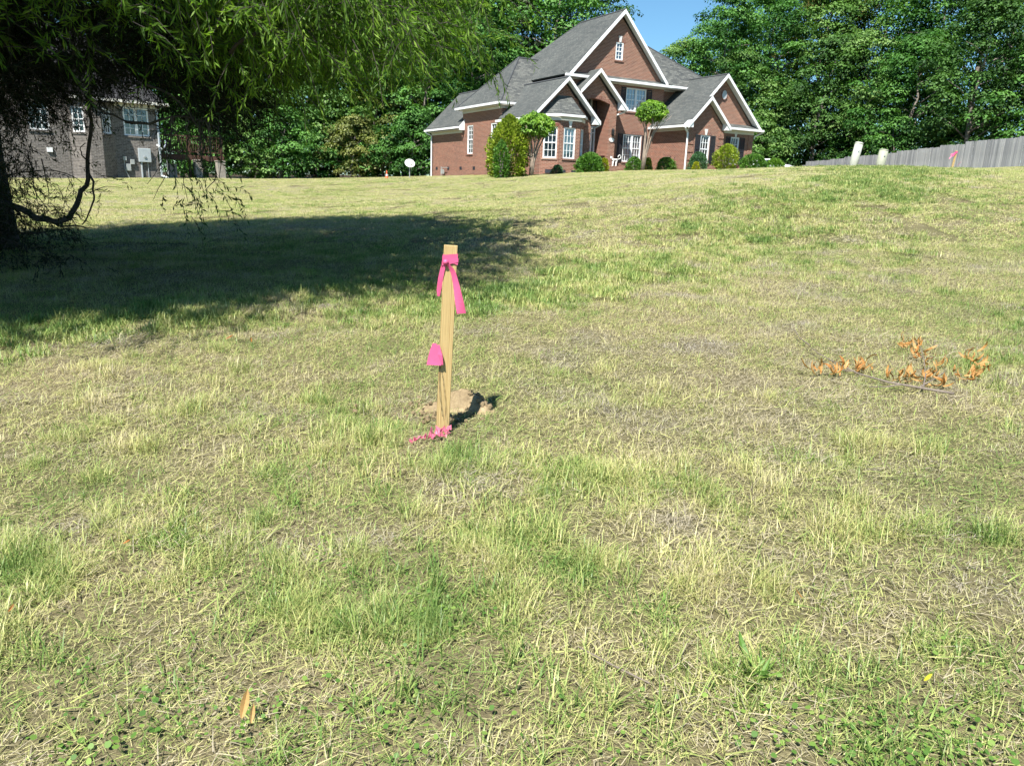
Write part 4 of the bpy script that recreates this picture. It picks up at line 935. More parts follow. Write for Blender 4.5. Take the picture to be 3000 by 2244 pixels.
shrub('shrub', 'wide green shrub at the right corner of the brick house', 2206, -4.2, 74, 456, 493, 'leaf_shrub', 'round', leaf=.10, n=3800)
shrub('shrub', 'bright green rounded shrub in front of the white car', 2268, -4.4, 50, 468, 494, 'leaf_myrtle', 'round', leaf=.085, n=2600)
shrub('shrub', 'small dark bush under the bay window', 1632, -1.5, 30, 487, 506, 'leaf_blue', 'round', leaf=.08, n=900)

def myrtle(label, px, base_py, v, crown_px, top_py, bot_py, lean):
    d = np.array([U3, V3, [0, 0, 1.0]]) @ ray(px, base_py); o = np.array([U3, V3, [0, 0, 1.0]]) @ (CAM - HO)
    P = o + d * ((v - o[1]) / d[1]); wp = h2w(*P); dep = (CM @ (wp - CAM))[2]; k = dep / FOC
    g = gz(wp[0], wp[1]); off = wp[2] - g
    t = thing('crepe_myrtle', label, 'tree', (wp[0], wp[1], g))
    Rr = crown_px / 2 * k; zt = (base_py - top_py) * k + off; zb = (base_py - bot_py) * k + off; cx = lean * k
    mb = MB()
    for j in range(7):
        a = j * .898 + .3; q = Rr * rng.uniform(.35, .8); e = np.array([cx + math.cos(a) * q, math.sin(a) * q, zb + (zt - zb) * .35])
        m1 = np.array([cx * .3 + math.cos(a) * .09, math.sin(a) * .09, zb * .42]); m2 = (m1 + e) / 2 + np.array([-math.cos(a), -math.sin(a), 0]) * .1
        mb.tube([(math.cos(a) * .05, math.sin(a) * .05, -.15), m1, m2, e], [.075, .055, .04, .015], 6)
        for jj in range(3):
            f = e + np.array([rng.normal() * .35, rng.normal() * .35, rng.uniform(.2, .5)]); mb.tube([m2 + (e - m2) * rng.uniform(.2, .8), f], [.022, .008], 5)
    mb.build('trunk', 'bark_myrtle', t, smooth=True)
    n = 190; dv = rand_dirs(n); q = rng.uniform(.25, 1, n) ** .5; hz = (zt - zb) * .5
    cs = np.c_[cx + dv[:, 0] * q * Rr * .88, dv[:, 1] * q * Rr * .88, zb + hz * 1.02 + dv[:, 2] * q * hz * .85 * np.where(dv[:, 2] < 0, .75, 1)]
    me = leaves_mesh('crown', *clump_leaves(cs, np.full(n, .23), 44, .12, flat=.85, up=.3)); mesh_obj('crown', me, 'leaf_myrtle', t, kind='stuff')
myrtle('round-topped crepe myrtle with bare grey stems before the bay window', 1556, 508, -2.3, 118, 336, 428, 8)
myrtle('crepe myrtle with a flat bright crown before the double windows of the main gable', 1882, 496, -2.4, 90, 304, 382, 14)

# white cat-shaped ornament by the entry
P_ = on = None
d_ = np.array([U3, V3, [0, 0, 1.0]]) @ ray(1799, 487); o_ = np.array([U3, V3, [0, 0, 1.0]]) @ (CAM - HO); q_ = o_ + d_ * ((-.75 - o_[1]) / d_[1]); cw = h2w(*q_)
step = thing('brick_step', 'low brick step and bed edge before the entry', 'step', tuple(h2w(q_[0] - .2, -.4, 0)), HRZ)
sb = MB(); sb.box(-.5, 1.1, -.5, .45, -.6, q_[2] - .02); sb.box(-.45, 1.05, -.45, .45, q_[2] - .018, q_[2]); sb.build('step_block', 'brick_red', step)
CS = .82
cat = thing('yard_ornament', 'white cat-shaped yard ornament with a curled tail beside the entry', 'ornament', tuple(h2w(*q_)), HRZ)
cat.scale = (CS, CS, CS)
mb = MB(); mb.tube([(-.24, 0, .44), (-.12, 0, .46), (.02, 0, .45), (.16, 0, .45), (.26, 0, .48)], [.05, .075, .06, .07, .045], 8); mb.build('body', 'ornament_white', cat, smooth=True)
for x in (-.15, -.08, .14, .21):
    mb = MB(); mb.tube([(x, 0.03 if x in (-.15, .14) else -.03, .42), (x - .01, 0, .2), (x - .02, 0, .0), (x - .06, 0, .0)], [.035, .025, .022, .02], 6); mb.build('leg', 'ornament_white', cat, smooth=True)
mb = MB(); mb.lathe([(.0, -.08), (.06, -.06), (.085, 0), (.06, .07), (.0, .085)], 10, (-.3, 0, .56)); mb.add([(-.36, 0, .61), (-.32, .02, .63), (-.36, .02, .70)], [(0, 1, 2)]); mb.prism([(-.37, -.02, .6), (-.32, -.02, .63), (-.37, -.02, .7)], (0, .03, 0)); mb.prism([(-.28, -.02, .63), (-.23, -.02, .6), (-.23, -.02, .7)], (0, .03, 0)); mb.build('head', 'ornament_white', cat)
mb = MB(); mb.tube([(.26, 0, .48), (.4, 0, .5)] + [(.44 + .13 * math.cos(a), 0, .66 + .13 * math.sin(a)) for a in np.linspace(-1.4, 3.6, 14)], .028, 6); mb.build('tail', 'ornament_white', cat, smooth=True)
# wrought-iron stand by the garage downspout
ip = h2w(8.85, -1.6, .55); iron = thing('iron_stand', 'black wrought iron stand left of the white garage downspout', 'stand', (ip[0], ip[1], gz(ip[0], ip[1])), HRZ)
for x in (0, .35):
    mb = MB(); mb.tube([(x, 0, -.1), (x, 0, .75), (x + .06, 0, .85), (x + .12, 0, .8)], .018, 6); mb.build('upright', 'iron_black', iron)
for z in (.25, .55):
    mb = MB(); mb.tube([(0, 0, z), (.35, 0, z)], .014, 6); mb.build('cross_bar', 'iron_black', iron)

# ------------------------------------------------------------------ parked car beyond the crest
cpos = at(2270, 470, 66.0); car = thing('parked_car', 'white car parked beyond the shrubs at the right of the brick house', 'car', (cpos[0], cpos[1], gz(cpos[0], cpos[1]) + .02), R(-40))
prof = [(-2.3, .35), (2.25, .35), (2.33, .55), (2.28, .72), (1.95, .86), (1.15, .98), (.35, 1.42), (.1, 1.46), (-1.0, 1.47), (-1.5, 1.38), (-2.1, 1.02), (-2.32, .92)]
body = MB()
def carsec(y, inset, ztop):
    return [(x, y + (-inset if y > 0 else inset) * max(0, (z - .95) / .5), z) for x, z in prof]
a_ = carsec(-.88, .2, 0); b_ = carsec(.88, .2, 0); n = len(prof)
body.add(a_ + b_, [tuple(range(n)), tuple(range(2 * n - 1, n - 1, -1))] + [(i, n + i, n + (i + 1) % n, (i + 1) % n) for i in range(n)])
body.build('body', 'car_white', car, bevel=.05)
g = MB(); g.prism([(.42, -.62, 1.385), (1.08, -.76, 1.03), (1.08, .76, 1.03), (.42, .62, 1.385)], (.012, 0, .025)); g.build('windshield', 'glass_dark', car)
for sgn in (-1, 1):
    for x0, x1 in ((-.42, .3), (-1.3, -.5)):
        w = MB(); y0, y1 = sgn * .885, sgn * .73; w.prism([(x0, y0 * .99, 1.0), (x1 + .3 * (x1 > 0), y0 * .99, 1.0), (x1, y1, 1.38), (x0 + (.2 if x0 < -1 else 0), y1, 1.38)], (0, sgn * .012, 0)); w.build('side_window', 'glass_dark', car)
    m = MB(); m.box(.75, .9, min(sgn * .9, sgn * 1.08), max(sgn * .9, sgn * 1.08), .98, 1.12); m.build('wing_mirror', 'rubber', car, bevel=.03)
    h = MB(); h.box(2.2, 2.31, min(sgn * .5, sgn * .82), max(sgn * .5, sgn * .82), .6, .74); h.build('headlight', 'chrome', car, bevel=.03)
    for x in (-1.4, 1.4):
        w = MB(); w.lathe([(.02, -.1), (.33, -.1), (.34, -.05), (.34, .05), (.33, .1), (.02, .1)], 20); o = w.build('wheel', 'rubber', car); o.matrix_local = Matrix.Translation((x, sgn * .82, .34)) @ Matrix.Rotation(R(90), 4, 'X')
        w = MB(); w.lathe([(.02, -.105), (.2, -.105), (.2, .105), (.02, .105)], 16); w.build('rim', 'chrome', o)

# ------------------------------------------------------------------ fence
fdir = np.array([-.148, .989]); fstart = np.array([32.0, 47.0]) - fdir * 9.0
fence = thing('wooden_fence', 'weathered grey board fence stepping down along the right edge of the lawn', 'fence', (0, 0, 0))
frot = math.atan2(fdir[1], fdir[0])
boards = [MB().box(-.066, .066, -.011, .011, 0, 1.0).mesh('board') for _ in range(1)][0]; boards.materials.append(MATS['weathered_board'])
bm2 = MB(); bm2.prism([(-.066, -.011, 0), (.066, -.011, 0), (.066, -.011, .97), (.04, -.011, 1.0), (-.045, -.011, 1.0), (-.066, -.011, .975)], (0, .022, 0)); bdog = bm2.mesh('board_cut'); bdog.materials.append(MATS['weathered_board'])
panel_top = {}
def fence_top(t):
    tt = t - 9.0
    return float(np.interp(tt, [-9, 0, 7.2, 14.5, 28.5], [5.95, 5.47, 5.28, 4.92, 4.5]))
nb = int(38.5 / .146)
for k in range(nb):
    t = k * .146; pan = int(t / 2.44); top = fence_top(pan * 2.44 + 1.0) + (.05 if pan % 3 == 0 else 0) + rng.normal() * .012
    c = fstart + fdir * t; g = gz(c[0], c[1]); h = max(1.2, top - g + .03)
    o = bpy.data.objects.new('board', bdog if rng.uniform() < .5 else boards); link(o, fence)
    o.location = (c[0] + rng.normal() * .006, c[1], g - .05); o.rotation_euler = (rng.normal() * .006, rng.normal() * .006, frot + rng.normal() * .02); o.scale = (rng.uniform(1.02, 1.08), 1, h + .05)
for pan in range(int(38.5 / 2.44) + 1):
    c = fstart + fdir * (pan * 2.44); off = np.array([fdir[1], -fdir[0]]) * .08; g = gz(c[0], c[1]); top = fence_top(pan * 2.44 + 1.0)
    p = MB(); p.box(-.045, .045, -.045, .045, -.4, max(1.1, top - g - .12)); o = p.build('fence_post', 'weathered_board', fence); o.location = (c[0] + off[0], c[1] + off[1], g); o.rotation_euler = (0, 0, frot)
    for zz in (.25, .95, 1.6):
        c2 = fstart + fdir * (pan * 2.44 + 1.22); z = fence_top(pan * 2.44 + 1.0) - 1.9 + zz
        rl = MB(); rl.box(-1.22, 1.22, -.02, .02, -.045, .045); o = rl.build('fence_rail', 'weathered_board', fence); o.location = (c2[0] + off[0] * .45, c2[1] + off[1] * .45, z); o.rotation_euler = (0, 0, frot)

# ------------------------------------------------------------------ cable pedestals on the crest
def pedestal(label, px, py_b, py_t, depth, wpx, lean, mat):
    b = at(px, py_b, depth); k = (CM @ (b - CAM))[2] / FOC; r = wpx / 2 * k; h = (py_b - py_t) * k
    g = gz(b[0], b[1]); h += max(0, b[2] - g)
    t = thing('cable_pedestal', label, 'pedestal', (b[0], b[1], g)); t.rotation_euler = (R(-2), R(lean), 0)
    mb = MB(); mb.lathe([(r * 1.02, -.3), (r * 1.02, h * .45), (r, h * .46), (r, h * .93)], 24); mb.build('cover', mat, t, smooth=True)
    mb = MB(); mb.lathe([(r * 1.02, h * .92), (r * 1.02, h * .955), (r * .96, h * .985), (r * .75, h), (.01, h * 1.008)], 24); mb.build('cap', mat, t, smooth=True)
    mb = MB(); mb.box(-.02, .02, -r * 1.12, -r * .98, h * .6, h * .66); mb.build('lock', 'galvanised', t)
pedestal('taller pale cable pedestal leaning right on the crest of the lawn', 2498, 491, 421, 26.5, 23, 8.5, 'pedestal_pale')
pedestal('shorter greenish cable pedestal right of the taller one on the crest', 2577, 491, 440, 26.0, 25, 7, 'pedestal_green')

# ------------------------------------------------------------------ stakes
def local(M_, p): return M_ @ Vector(p)
sb_ = hit(1296, 1268); top_ = at(1321, 719, sb_[1] - .02)
ax = Vector(top_ - sb_); SH = ax.length; axn = ax.normalized(); sidev = Vector((1, .06, 0)); nrm = sidev.cross(axn).normalized() ; sidev = axn.cross(nrm).normalized()
sM = Matrix.Identity(4)
for i in range(3): sM[i][0] = sidev[i]; sM[i][1] = nrm[i]; sM[i][2] = axn[i]; sM[i][3] = sb_[i]
stake = thing('survey_stake', 'tall pine survey stake tied with pink ribbon in the middle of the lawn', 'survey stake', tuple(sb_)); stake.matrix_world = sM
sgn = 1 if nrm.y < 0 else -1     # which side faces the camera
hw, ht = .0315, .013
mb = MB(); mb.prism([(-hw, -ht, -.25), (hw, -ht, -.25), (hw, ht, -.25), (-hw, ht, -.25)], (0, 0, SH + .25)); mb.build('post', 'stake_wood', stake, bevel=.002)
f = ht * sgn; e = .004 * sgn
zr = SH - .055
rbm = MB()
for k, (dz, tw, tl) in enumerate([(0, .030, .004), (-.013, .022, -.008), (-.02, .018, .01)]):
    z = zr + dz; o1 = .0025 + .0018 * k
    loop = [(-hw - o1, -ht - o1, z - tl), (hw + o1, -ht - o1, z + tl), (hw + o1, ht + o1, z + tl), (-hw - o1, ht + o1, z - tl), (-hw - o1, -ht - o1, z - tl)]
    rbm.strip(loop, [tw] * 5, (0, 0, 1), .0008)
rbm.build('ribbon_wrap', 'pink_ribbon', stake)
kn = MB(); kn.lathe([(.002, -.013), (.011, -.009), (.014, 0), (.010, .009), (.002, .012)], 10, (-.02, f + .012 * sgn, zr - .02)); kn.build('ribbon_knot', 'pink_ribbon', stake, smooth=True)
k0 = np.array([-.02, f + .012 * sgn, zr - .022])
def px_local(px, py, fwd=.02):
    w = at(px, py, sb_[1] - fwd); l = sM.inverted() @ Vector(w); return np.array(l)
def ribbon(name, pix, widths, fwds, sides=None, start=None):
    pts = [px_local(a, b, c) for (a, b), c in zip(pix, fwds)]
    if start is not None: pts[0] = start
    dense = []; ws = []; n = len(pts)
    for i in range(n - 1):
        for j in range(10):
            t = j / 10; dense.append(pts[i] * (1 - t) + pts[i + 1] * t); ws.append(widths[i] * (1 - t) + widths[i + 1] * t)
    dense.append(pts[-1]); ws.append(widths[-1])
    sm = dense
    for _ in range(14): sm = [sm[0]] + [(sm[i - 1] + 2 * sm[i] + sm[i + 1]) / 4 for i in range(1, len(sm) - 1)] + [sm[-1]]
    m = len(sm); sd = [np.array([1, .5 * math.sin(.4 + i / m * 3.4), .06]) for i in range(m)] if sides is None else sides
    return MB().strip(sm, ws, sd, .0007).build(name, 'pink_ribbon', stake)
ribbon('ribbon_tail', [(1312, 756), (1299, 778), (1291, 815), (1286, 850), (1285, 868)], [.012, .024, .026, .022, .012], [.03, .035, .03, .02, .02], start=k0)
ribbon('ribbon_tail', [(1314, 758), (1326, 790), (1337, 835), (1345, 880), (1352, 919)], [.012, .026, .032, .040, .044], [.03, .04, .045, .05, .05], start=k0)
ribbon('ribbon_flag', [(1273, 1006), (1274, 1025), (1273, 1048), (1271, 1070)], [.018, .045, .062, .070], [.03, .035, .04, .045], sides=[np.array([1, .12, .03])] * 31)
fl2 = MB(); pA = px_local(1285, 1010, .03); pB = px_local(1292, 1068, .045); fl2.strip([pA, (pA + pB) / 2 + [0, .006 * sgn, 0], pB], [.01, .03, .024], (.9, .5 * sgn, 0), .0007); fl2.build('ribbon_flag', 'pink_ribbon', stake)
sp_ = MB(); pts = [px_local(x, y, .03) for x, y in [(1289, 1068), (1287, 1110), (1289, 1160), (1296, 1220)]]; sp_.tube(pts, .0012, 4); pts = [px_local(x, y, .03) for x, y in [(1290, 1068), (1298, 1110), (1304, 1170), (1306, 1230)]]; sp_.tube(pts, .001, 4); sp_.build('string', 'vine_dark', stake)

# crumpled ribbon lying at the foot
rib = thing('crumpled_ribbon', 'crumpled pink ribbon lying in the grass at the foot of the stake', 'ribbon', tuple(hit(1290, 1285)))
def crumple(pix, width, lift, seed):
    r2 = np.random.default_rng(seed); pts = []; sd = []
    for px, py in pix:
        h_ = hit(px, py); pts.append(h_ - np.array(rib.location) + np.array([0, 0, lift + r2.uniform(0, .02)]))
    dense = []
    for i in range(len(pts) - 1):
        for j in range(5):
            t = j / 5; dense.append(pts[i] * (1 - t) + pts[i + 1] * t + np.array([r2.normal() * .004, r2.normal() * .004, r2.normal() * .009]))
    sd = [np.array([r2.normal() * .4, 1 + r2.normal() * .4, .9 + r2.normal() * .8]) for _ in dense]
    return MB().strip(dense, [width * r2.uniform(.6, 1.15) for _ in dense], sd, .001)
crumple([(1258, 1292), (1280, 1284), (1305, 1278), (1322, 1276)], .036, .03, 3).build('ribbon_fold', 'pink_faded', rib)
crumple([(1256, 1300), (1278, 1292), (1300, 1290), (1318, 1284)], .032, .026, 5).build('ribbon_fold', 'pink_faded', rib)
crumple([(1250, 1295), (1232, 1302), (1215, 1305), (1195, 1307)], .014, .018, 8).build('ribbon_strand', 'pink_faded', rib)

# second stake far right, and the small orange marker
b = at(2787, 504, 27.0); g = gz(b[0], b[1]); st2 = thing('survey_stake', 'small distant survey stake with pink ribbon in front of the fence', 'survey stake', (b[0], b[1], g)); st2.rotation_euler = (0, R(5), R(10))
mb = MB(); mb.prism([(-.035, -.015, -.2), (.035, -.015, -.2), (.035, .015, -.2), (-.035, .015, -.2)], (0, 0, .87)); mb.build('post', 'stake_wood', st2, bevel=.003)
mb = MB(); mb.strip([(-.04, -.02, .6), (.04, -.02, .62), (.04, .02, .62), (-.04, .02, .6), (-.04, -.02, .6)], [.06] * 5, (0, 0, 1), .002); mb.build('ribbon_wrap', 'pink_ribbon', st2)
mb = MB(); mb.strip([(0, -.03, .62), (-.08, -.05, .52), (-.18, -.06, .46), (-.25, -.05, .37)], [.04, .07, .07, .06], (.3, .2, 1), .0012); mb.build('ribbon_tail', 'pink_ribbon', st2)
mb = MB(); mb.strip([(0, -.03, .6), (-.1, -.04, .56), (-.2, -.02, .5)], [.03, .05, .05], (.2, .2, 1), .0012); mb.build('ribbon_tail', 'pink_ribbon', st2)
rb2 = at(2812, 489, 27.2); fr2 = thing('survey_ribbon', 'loose bit of pink ribbon just right of the distant stake', 'ribbon', (rb2[0], rb2[1], gz(rb2[0], rb2[1])))
mb = MB(); mb.tube([(0, 0, -.1), (0, 0, .28)], .006, 5); mb.build('wire', 'galvanised', fr2)
mb = MB(); mb.strip([(0, 0, .3), (-.05, -.01, .24), (-.08, 0, .18)], [.05, .07, .05], (.5, 0, 1), .0015); mb.build('flag', 'pink_ribbon', fr2)
p = hit(1133, 523); om = thing('orange_marker', 'small orange-red marker cone in the lawn left of the satellite dish', 'marker', (p[0], p[1], gz(p[0], p[1])))
mb = MB(); mb.lathe([(.11, .0), (.11, .03), (.075, .04), (.05, .25), (.028, .42), (.02, .46)], 14); mb.build('cone', 'orange_plastic', om, smooth=True)
mb = MB(); mb.lathe([(.064, .15), (.062, .16), (.053, .25), (.05, .25)], 14); mb.build('band', 'dish_white', om)

# ------------------------------------------------------------------ dug mound
mc = hit(1318, 1205); mound = thing('dirt_mound', 'small mound of dug tan soil right behind the tall stake', 'soil mound', (mc[0], mc[1], gz(mc[0], mc[1])))
n = 96; ax_ = np.linspace(-.34, .34, n); MX, MY = np.meshgrid(ax_, ax_ * .8)
def bump(x, y, cx, cy, sx, sy, h): return h * np.exp(-((x - cx) / sx) ** 2 - ((y - cy) / sy) ** 2)
r3 = np.random.default_rng(11)
MZ = bump(MX, MY, .07, .07, .11, .085, .125) + bump(MX, MY, -.10, .02, .09, .07, .045) + bump(MX, MY, .19, -.03, .07, .07, .06) - bump(MX, MY, .09, -.12, .05, .05, .09)
lump = np.zeros_like(MZ)
for k in range(420):
    cx, cy, s_ = r3.uniform(-.3, .3), r3.uniform(-.22, .22), r3.uniform(.007, .026); lump += bump(MX, MY, cx, cy, s_, s_, s_ * .55)
MZ = MZ + lump * np.clip(MZ * 14, .05, 1) + r3.normal(size=MZ.shape) * .0025 - .035
idx = np.arange(n * n).reshape(n, n)
me = np_mesh('mound', np.c_[MX.ravel(), MY.ravel(), MZ.ravel()], np.c_[idx[:-1, :-1].ravel(), idx[:-1, 1:].ravel(), idx[1:, 1:].ravel(), idx[1:, :-1].ravel()], smooth=False)
mesh_obj('soil_heap', me, 'dug_soil', mound)
clod = []
for k in range(3):
    v = rand_dirs(40); import bmesh
    bm = bmesh.new(); bmesh.ops.create_icosphere(bm, subdivisions=2, radius=1)
    for q in bm.verts: q.co *= 1 + .25 * math.sin(q.co.x * 5 + k) * math.sin(q.co.y * 4 + 2 * k) + r3.normal() * .07
    m_ = bpy.data.meshes.new('clod'); bm.to_mesh(m_); bm.free(); m_.materials.append(MATS['dug_soil']); clod.append(m_)
for k in range(110):
    a = r3.uniform(0, 6.283); q = abs(r3.normal()) * .13 + .08; x, y = .0 + math.cos(a) * q * 1.2, math.sin(a) * q * .75
    i, j = np.clip(int((x + .34) / .68 * n), 0, n - 1), np.clip(int((y + .272) / .544 * n), 0, n - 1)
    o = bpy.data.objects.new('clod', clod[k % 3]); link(o, mound); s_ = r3.uniform(.004, .017); o.scale = (s_ * r3.uniform(.8, 1.3), s_, s_ * .8); o.location = (x, y, max(MZ[j, i], 0) + s_ * .4); o.rotation_euler = tuple(r3.uniform(0, 6, 3))

# ------------------------------------------------------------------ fallen branch with dry leaves
def curled_leaf(L, W, curl, tw):
    n = 5; vs = []; fs = []
    for i in range(n + 1):
        t = i / n; w = W * math.sin(math.pi * (.06 + .92 * t)) ** .8 * .5; a = curl * t; x = L * (math.sin(a) / max(curl, .01) if curl > .01 else t); z = L * (1 - math.cos(a)) / max(curl, .01)
        c, s_ = math.cos(tw * t), math.sin(tw * t)
        vs += [(x, -w * c, z - w * s_ + w * .5), (x, 0, z), (x, w * c, z + w * s_ + w * .5)]
    for i in range(n):
        for k in (0, 1): fs.append((3 * i + k, 3 * i + k + 1, 3 * i + k + 4, 3 * i + k + 3))
    me = bpy.data.meshes.new('dry_leaf'); me.from_pydata(vs, [], fs); me.update(); me.materials.append(MATS['leaf_dry'])
    return me
DRY = []
for k in range(7):
    m_ = curled_leaf(.11 * rng.uniform(.75, 1.2), .016 * rng.uniform(.8, 1.3), rng.uniform(.8, 2.8), rng.uniform(-1.2, 1.2))
    a_ = m_.attributes.new('tint', 'FLOAT', 'POINT'); a_.data.foreach_set('value', np.full(len(m_.vertices), rng.uniform(.15, .95), np.float32)); DRY.append(m_)
def dry_cluster(parent, wp, n, spread, hgt):
    base = np.array(wp) - np.array(parent.location)
    for k in range(n):
        o = bpy.data.objects.new('dry_leaf', DRY[rng.integers(7)]); link(o, parent)
        p_ = base + np.array([rng.normal() * spread[0], rng.normal() * spread[1], 0]); g = gz(p_[0] + parent.location.x, p_[1] + parent.location.y) - parent.location.z
        o.location = (p_[0], p_[1], g + .02 + abs(rng.normal()) * hgt); o.rotation_euler = (rng.uniform(-1.2, 1.2), rng.uniform(-.8, .5), rng.uniform(0, 6.28)); s_ = rng.uniform(.65, 1.1); o.scale = (s_, s_, s_)
p0 = hit(2560, 1130); branch = thing('fallen_branch', 'fallen grey branch with clusters of dry orange leaves lying on the lawn', 'branch', tuple(p0))
def gpath(pix, lift): return [hit(a, b) + np.array([0, 0, lift]) - p0 for a, b in pix]
mb = MB(); mb.tube(gpath([(2366, 1030), (2395, 1055), (2440, 1080), (2510, 1115), (2600, 1142), (2690, 1158), (2790, 1176)], .045), [.0015, .003, .004, .005, .006, .007, .007], 7); mb.build('stem', 'twig_grey', branch, smooth=True)
for pix in ([(2700, 1160), (2708, 1120), (2703, 1080), (2695, 1040), (2670, 1015)], [(2640, 1150), (2590, 1158), (2540, 1157)], [(2500, 1110), (2470, 1108), (2420, 1100)], [(2366, 1030), (2340, 1010), (2325, 985)], [(2690, 1158), (2740, 1130), (2760, 1115)]):
    mb = MB(); mb.tube(gpath(pix, .05), [.005] + [.003] * (len(pix) - 1), 5); mb.build('twig', 'twig_grey', branch)
for px, py, n, sp in ((2495, 1100, 15, (.045, .03)), (2530, 1096, 8, (.025, .03)), (2392, 1108, 6, (.02, .02)), (2447, 1112, 9, (.022, .02)), (2668, 1030, 17, (.032, .05)), (2688, 1060, 13, (.035, .035)), (2630, 1130, 12, (.045, .02)), (2700, 1122, 12, (.045, .02)), (2752, 1150, 7, (.02, .015)), (2726, 1085, 6, (.02, .035))):
    dry_cluster(branch, hit(px, py), n, sp, .02)
p1 = hit(2850, 1110); lc = thing('dry_leaf_spray', 'separate spray of curled dry orange leaves right of the fallen branch', 'dry leaves', tuple(p1))
mb = MB(); mb.tube([hit(a, b_) - p1 + np.array([0, 0, .04]) for a, b_ in ((2830, 1135), (2850, 1100), (2875, 1065))], .003, 5); mb.build('twig', 'twig_grey', lc)
for px, py, n in ((2850, 1065, 8), (2862, 1090, 10), (2845, 1120, 10), (2818, 1125, 4)): dry_cluster(lc, hit(px, py), n, (.03, .03), .022)
for px, py, lab, s_, rz_, t_ in ((711, 2150, 'pale tan dry leaf standing in the foreground grass', 1.15, 1.4, 2), (739, 2165, 'small tan leaf just right of the pale dry one in the foreground', .75, 1.7, 3), (662, 1012, 'reddish dead leaf near the edge of the tree shadow', 1.0, .3, 0), (737, 1021, 'brown dead leaf right of the reddish one near the tree shadow', .9, 2.0, 1), (2698, 2038, 'yellow leaf lying in the clover at the lower right', .5, .5, 4), (364, 1627, 'tiny orange-red leaf in the dry grass on the left', .5, .2, 5), (2345, 1790, 'pinkish dead leaf in the grass at the lower right', .6, 2.2, 6), (30, 1832, 'small orange leaf at the lower left edge', .45, 1.5, 1)):
    q = hit(px, py); me = curled_leaf(.06, .017, .5, .3); a_ = me.attributes.new('tint', 'FLOAT', 'POINT'); a_.data.foreach_set('value', np.full(len(me.vertices), (.1, .35, 1, .9, .95, .2, .6)[t_], np.float32))
    if t_ == 4: me.materials.clear(); me.materials.append(MATS['leaf_yellow'])
    o = bpy.data.objects.new('fallen_leaf', me); link(o); o.location = (q[0], q[1], q[2] + .045); o.rotation_euler = (.4, -1.0 if t_ in (2, 3) else -.3, rz_); o.scale = (s_,) * 3; tag(o, lab, 'leaf')
tw = hit(1800, 1985); q2 = hit(1690, 1920); q3 = hit(1900, 2030)
mb = MB(); mb.tube([q2 - tw + [0, 0, .03], np.array([0, 0, .035]), q3 - tw + [0, 0, .03]], [.0016, .0026, .002], 6); o = mb.build('fallen_twig', 'twig_grey'); o.location = tuple(tw); tag(o, 'thin dry twig lying in the foreground dead grass', 'twig')

def rosette(label, px, py, n, L0, mat):
    q = hit(px, py); t = thing('broadleaf_weed', label, 'weed', (q[0], q[1], gz(q[0], q[1])))
    for k in range(n):
        L_ = L0 * rng.uniform(.6, 1.15); me = curled_leaf(L_, L_ * rng.uniform(.13, .2), rng.uniform(.5, 1.0), rng.uniform(-.5, .5)); me.materials.clear(); me.materials.append(MATS[mat])
        a_ = me.attributes.new('tint', 'FLOAT', 'POINT'); a_.data.foreach_set('value', np.full(len(me.vertices), rng.uniform(.35, 1), np.float32))
        o = bpy.data.objects.new('leaf', me); link(o, t); o.rotation_euler = (rng.normal() * .3, -rng.uniform(.05, .5), rng.uniform(0, 6.283)); o.location = (rng.normal() * .02, rng.normal() * .02, .012)
rosette('bright green broad-leaved weed rosette at the lower right of the lawn', 2200, 1985, 18, .085, 'leaf_clover')
rosette('smaller broad-leaved weed left of the bright rosette at the lower right', 1960, 1800, 9, .06, 'leaf_clover')
rosette('dark green broad-leaved weed below the middle of the lawn', 1590, 1585, 9, .06, 'leaf_shrub')
rosette('low broad-leaved weed in the dry grass on the left', 850, 1480, 8, .05, 'leaf_clover')

# ------------------------------------------------------------------ foreground oak
T0 = np.array([-7.1, 10.2, gz(-7.1, 10.2)])
oak = thing('willow_oak', 'dark willow oak with drooping narrow-leaved branches at the left edge, shading the lawn', 'tree', tuple(T0))
CC = np.array([-5.2, 7.5]); RX, RY = 4.2, 4.6
def crown_r(a): return 1 + .07 * math.sin(3 * a + 1.0) + .06 * math.sin(5 * a + .5)
def zlow(x, y):
    r_ = math.hypot((x - CC[0]) / RX, (y - CC[1]) / RY)
    return 2.45 + .42 * math.sin(x * 2.1 + .6) * math.sin(y * 1.3) + .2 * math.sin(x * 5.3 + y * 2.1) - .25 * max(0, r_ - .6)
_zl0 = zlow
def zlow(x, y):      # outer branches raised by bearing and depth from the camera, after image pixels
    return max(_zl0(x, y) - (.15 if x > -3 else 0), 1.75 + y * (.10 + .05 * min(1, max(0, (x / y + .25) / .2)))) + (max(0, 6.2 - y) * .6 if x < -2.9 else 0)
def ztop(x, y):
    r_ = min(1, math.hypot((x - CC[0]) / RX, (y - CC[1]) / RY)); return 3.1 + 6.0 * math.sqrt(1 - r_ * r_)
ob = MB(); trunk_top = T0 + [0.4, -.5, 5.2] - T0
ob.tube([(0, 0, -.4), (.02, 0, .1), (.05, -.05, 1.2), (.15, -.2, 2.6), (.35, -.45, 4.2), (.8, -1.0, 6.2), (1.2, -1.6, 8.2)], [.42, .33, .27, .25, .21, .13, .04], 12)
ob.build('trunk', 'bark_dark', oak, smooth=True)
clumps_lo, clumps_hi = [], []
while len(clumps_lo) < 560:
    a = rng.uniform(0, 6.283); q = math.sqrt(rng.uniform(0.03, 1)) * crown_r(a); x, y = CC[0] + RX * q * math.cos(a), CC[1] + RY * q * math.sin(a)
    lo, hi = zlow(x, y), ztop(x, y); z = lo + (rng.uniform() ** 1.6) * min(2.3 if x < -3.2 else .8, hi - lo)
    if math.hypot(x, y) < 3.2: continue
    clumps_lo.append((x, y, z))
